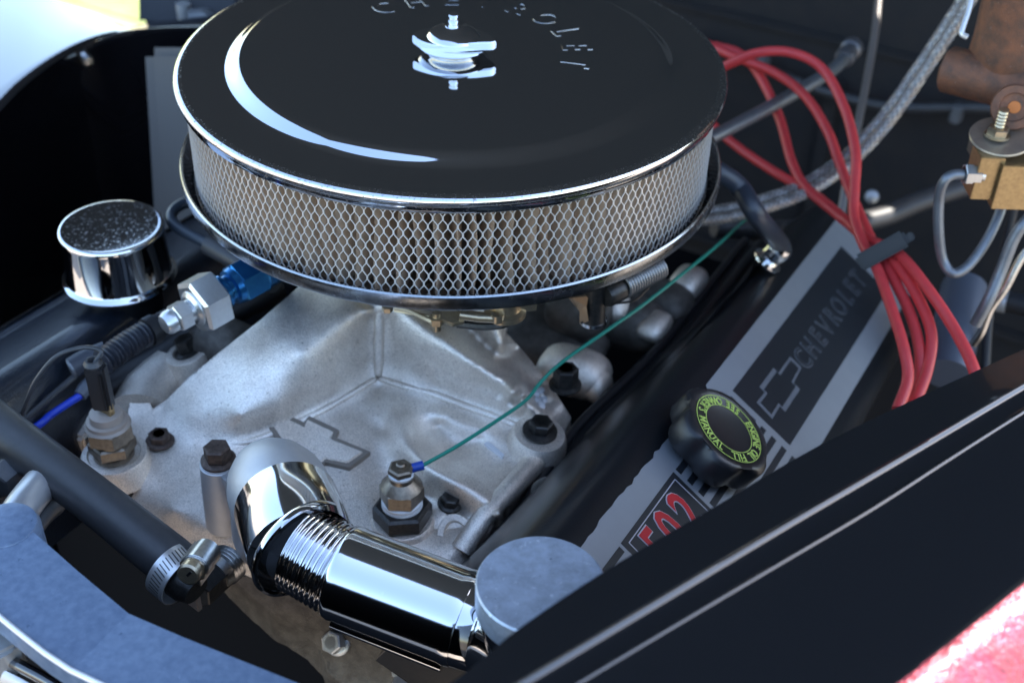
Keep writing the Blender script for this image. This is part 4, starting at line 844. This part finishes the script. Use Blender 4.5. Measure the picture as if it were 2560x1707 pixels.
ph_ = thing('breather_hose', vc(24.6, 4.3), 'short black breather hose bending down to a chrome stub on the right valve cover', 'hose')
hq = PL(1762, 600, vc(24, 4, 0), NV)
m = MB(); tube([D(1600, 372, 92), D(1655, 398, 92.5), D(1700, 432, 93), D(1738, 495, 92.5), hq + NV * 1.5 + UV * .4, hq + NV * .8], .74, 20, 9, m); obj('hose_tube', m, mat('blue_black_rubber', (.028, .034, .048), 0, .38), ph_)
m = MB(); lathe([(1.25, 0), (1.25, .12), (.8, .2), (.88, .5), (.98, .7), (.92, 1.0), (.98, 1.2), (.95, 1.6), (.85, 1.9)], hq, NV, 32, mb=m); obj('chrome_stub', m, chrome, ph_)

# master cylinder, bracket and proportioning block
mc = thing('brake_master_cylinder', D(2300, 150, 88), 'rusty brown brake master cylinder in the top right corner', 'master cylinder')
tB = 88
m = MB(); b0_ = D(2172, 158, 90); b1_ = D(2420, 222, 86); bxx = b1_ - b0_; lathe([(1.35, 0), (1.62, .2), (1.62, bxx.length)], b0_, bxx, 48, mb=m)
obj('cylinder_bore', m, rust, mc)
m = MB(); rc = D(2345, 90, 88); lathe([(2.5, -3.2), (3.2, -1.8), (3.1, 0), (3.2, 3), (3.25, 8)], rc, UP, 48, mb=m, hint=EV, lobes=lambda t, h: 1 + .12 * abs(math.cos(t)) ** 2); obj('reservoir', m, rust, mc, smooth=60)
m = MB(); lc = D(2330, 247, 84.5); la = (Vector(CAM) - lc).normalized(); la = (la * .8 + Vector((-.1, -.3, .1))).normalized()
lathe([(1.35, -3), (1.5, -.3), (1.42, 0), (.95, 0), (.9, -.18), (.4, -.2)], lc, la, 40, mb=m); obj('outlet_boss', m, rust, mc, smooth=40)
m = MB(); lathe([(.42, -.05), (.4, .06), (.1, .08)], lc - la * .18, la, 20, mb=m); obj('outlet_plug', m, mat('orange_rust_plug', (.45, .13, .02), 0, .6), mc)
m = MB(); tube([D(2236, -30, 84), D(2226, 20, 84), D(2212, 62, 84), D(2209, 78, 84), D(2222, 86, 84)], .2, 8, 6, m); obj('bail_wire', m, silver_m, mc)
pb_ = thing('proportioning_valve', D(2310, 420, 84), 'brass proportioning valve block under a steel tab with a stud', 'brass valve')
m = MB(); tc_ = D(2300, 312, 85); lathe([(2.0, -.22), (2.05, -.1), (2.0, 0), (.2, .02)], tc_, (UP * .95 - EV * .2), 48, mb=m, lobes=lambda t, h: 1.0); obj('mounting_tab', m, mat('tan_steel_tab', (.40, .34, .27), .8, .4, noise_amt=.5, noise_scale=1.5, color2=(.30, .26, .22)), pb_)
m = MB(); hexp(tc_ + UP * .05 + Vector((-.3, 0, 0)), UP, .72, .55, m); lathe([(.85, 0), (.85, .12)], tc_ + Vector((-.3, 0, 0)), UP, 24, mb=m); obj('stud_nut', m, goldz, pb_, smooth=28)
m = MB(); lathe([(.3 + .05 * (i % 2), i * .12) for i in range(12)], tc_ + UP * .6 + Vector((-.3, 0, 0)), UP, 18, mb=m); obj('stud_thread', m, goldz, pb_)
bx_ = D(2268, 412, 84.5); rx = Vector((1, 0.0, 0)); ry = Vector((0, 1, 0))
m = MB(); box(bx_ + Vector((.05, 1.0, 0)), rx * .82, ry * 1.0, UP * 1.55, m); obj('brass_block', m, brass, pb_, bevel=.04)
m = MB(); box(D(2352, 432, 84.5) + Vector((.3, 1.1, 0)), rx * 2.1, ry * 1.2, UP * 1.62, m); obj('brass_block', m, brass, pb_, bevel=.04)
m = MB(); box(D(2330, 372, 87) + Vector((.3, 1.6, .1)), rx * 2.6, ry * 1.4, UP * .9, m); obj('valve_top', m, mat('tarnished_bronze', (.13, .115, .095), .6, .5), pb_, bevel=.08)
m = MB(); fx = D(2214, 400, 84.8); hexp(fx, rx, .72, .55, m, hint=UP); hexp(fx + rx * .5, rx, .62, .6, m, hint=UP); lathe([(.5, 0), (.5, 1.3)], fx, rx, 18, mb=m); obj('flare_nut', m, silver_ano, pb_, smooth=28)
BL = 'steel brake lines under the brass valve'
wire_thing('brake_line', 'grey steel brake line looping down in a deep U from the brass valve', 'brake line', [('line_tube', dd([(2222, 402, 84.8), (2190, 402, 84.8), (2168, 418, 85), (2157, 460, 86), (2156, 530, 87), (2165, 595, 88), (2188, 627, 88), (2222, 612, 88), (2262, 560, 88), (2292, 500, 88), (2305, 455, 88)]), .36, tube_grey)], BL)
wire_thing('brake_line', 'grey steel brake line curving from the right edge down past the red lead', 'brake line', [('line_tube', dd([(2420, 440, 86), (2360, 505, 86), (2330, 545, 86.5), (2300, 620, 87.5), (2270, 690, 88), (2240, 745, 89)]), .42, tube_grey)], BL)
wire_thing('brake_line', 'thin shiny brake line nearest the right edge, below the other two', 'brake line', [('line_tube', dd([(2420, 520, 88), (2352, 585, 89), (2310, 660, 90), (2275, 710, 91), (2255, 760, 92), (2235, 790, 93)]), .3, steel)], BL)
wire_thing('brake_line', 'dark brake line dropping almost straight down near the right edge', 'brake line', [('line_tube', dd([(2330, 470, 96), (2310, 560, 97), (2275, 700, 98), (2262, 860, 98)]), .35, black_wall), ], BL)
co = thing('ignition_coil', D(2200, 750, 100), 'blurry blue grey cylinder behind the red leads', 'ignition coil')
m = MB(); cA, cB = D(2215, 660, 103), D(2175, 860, 98); lathe([(1.2, -.4), (1.75, -.1), (1.8, .3), (1.8, (cB - cA).length)], cA, cB - cA, 32, mb=m); obj('coil_can', m, mat('blue_grey_can', (.10, .115, .15), .3, .4), co)
hs_ = thing('dark_hose', D(2000, 500, 122), 'thick dark hose low behind the braided hose', 'hose')
m = MB(); tube([D(1640, 520, 118), D(1800, 530, 120), D(2000, 505, 122), D(2120, 460, 124), D(2300, 400, 126)], 1.0, 14, 8, m); obj('hose_tube', m, mat('charcoal_hose', (.035, .034, .036), 0, .5), hs_)
for i, (x, y, t_) in enumerate(((2003, 452, 128), (1985, 440, 131))):
    if i: break
    tb = thing('firewall_screw', D(x, y, t_), 'single pale round screw head on the dark firewall', 'screw')
    m = MB(); lathe([(.7, 0), (.6, .35), (.2, .5)], D(x, y, t_), (Vector(CAM) - D(x, y, t_)).normalized(), 16, mb=m); obj('screw_head', m, silver_m, tb)
ib = thing('steering_shaft', D(2280, 780, 105), 'dark shaft with a bright worn band behind the brake lines', 'shaft')
m = MB(); tube([D(2230, 665, 108), D(2290, 685, 106), D(2352, 700, 105), D(2430, 720, 104)], .9, 14, 6, m); obj('shaft_tube', m, black_wall, ib)
m = MB(); sweep([D(2284, 688, 105.6), D(2312, 694, 105.2)], .95, 16, m); obj('shaft_collar', m, silver_m, ib)

# ---------------------------------------------------------------- pieces of parts hang under their part
SUB = {'wing_nut_hub': ('wing', 'stud'), 'lid': ('embossed_lettering',), 'clamp_band': ('band_slot',), 'clamp_screw': ('screw_slot',), 'cap_body': ('cap_lettering', 'cap_print_ring'),
       'decal_panel': ('decal_lettering', 'decal_lettering_fill', 'decal_bow_tie'), 'badge_panel': ('badge_numeral', 'badge_numeral_outline', 'badge_border'), 'outlet_boss': ('outlet_plug',),
       'stud_nut': ('stud_thread',), 'return_spring': ('spring_end',), 'connector_plug': ('plug_boot',), 'throttle_post': ('post_collar',), 'bow_tie_emblem': ('emblem_edge',), 'conduit_connector': ('connector_clip',), 'filter_end_ring': ()}
for t in [o for o in SCN.objects if o.parent is None and o.type == 'EMPTY']:
    kids = {k.name.split('.')[0]: k for k in reversed(list(t.children))}
    for pn, cn in SUB.items():
        if pn in kids:
            for k in list(t.children):
                if k.name.split('.')[0] in cn: k.parent = kids[pn]
# ---------------------------------------------------------------- centimetres to metres, lifted onto the ground
for me in bpy.data.meshes: me.transform(Matrix.Scale(.01, 4))
for o in SCN.objects:
    if o in (cam, sun): continue
    if o.parent is None: o.location = (o.location + Vector((0, 0, LIFT))) * .01
    else: o.location = o.location * .01
    if '_base' in o: del o['_base']
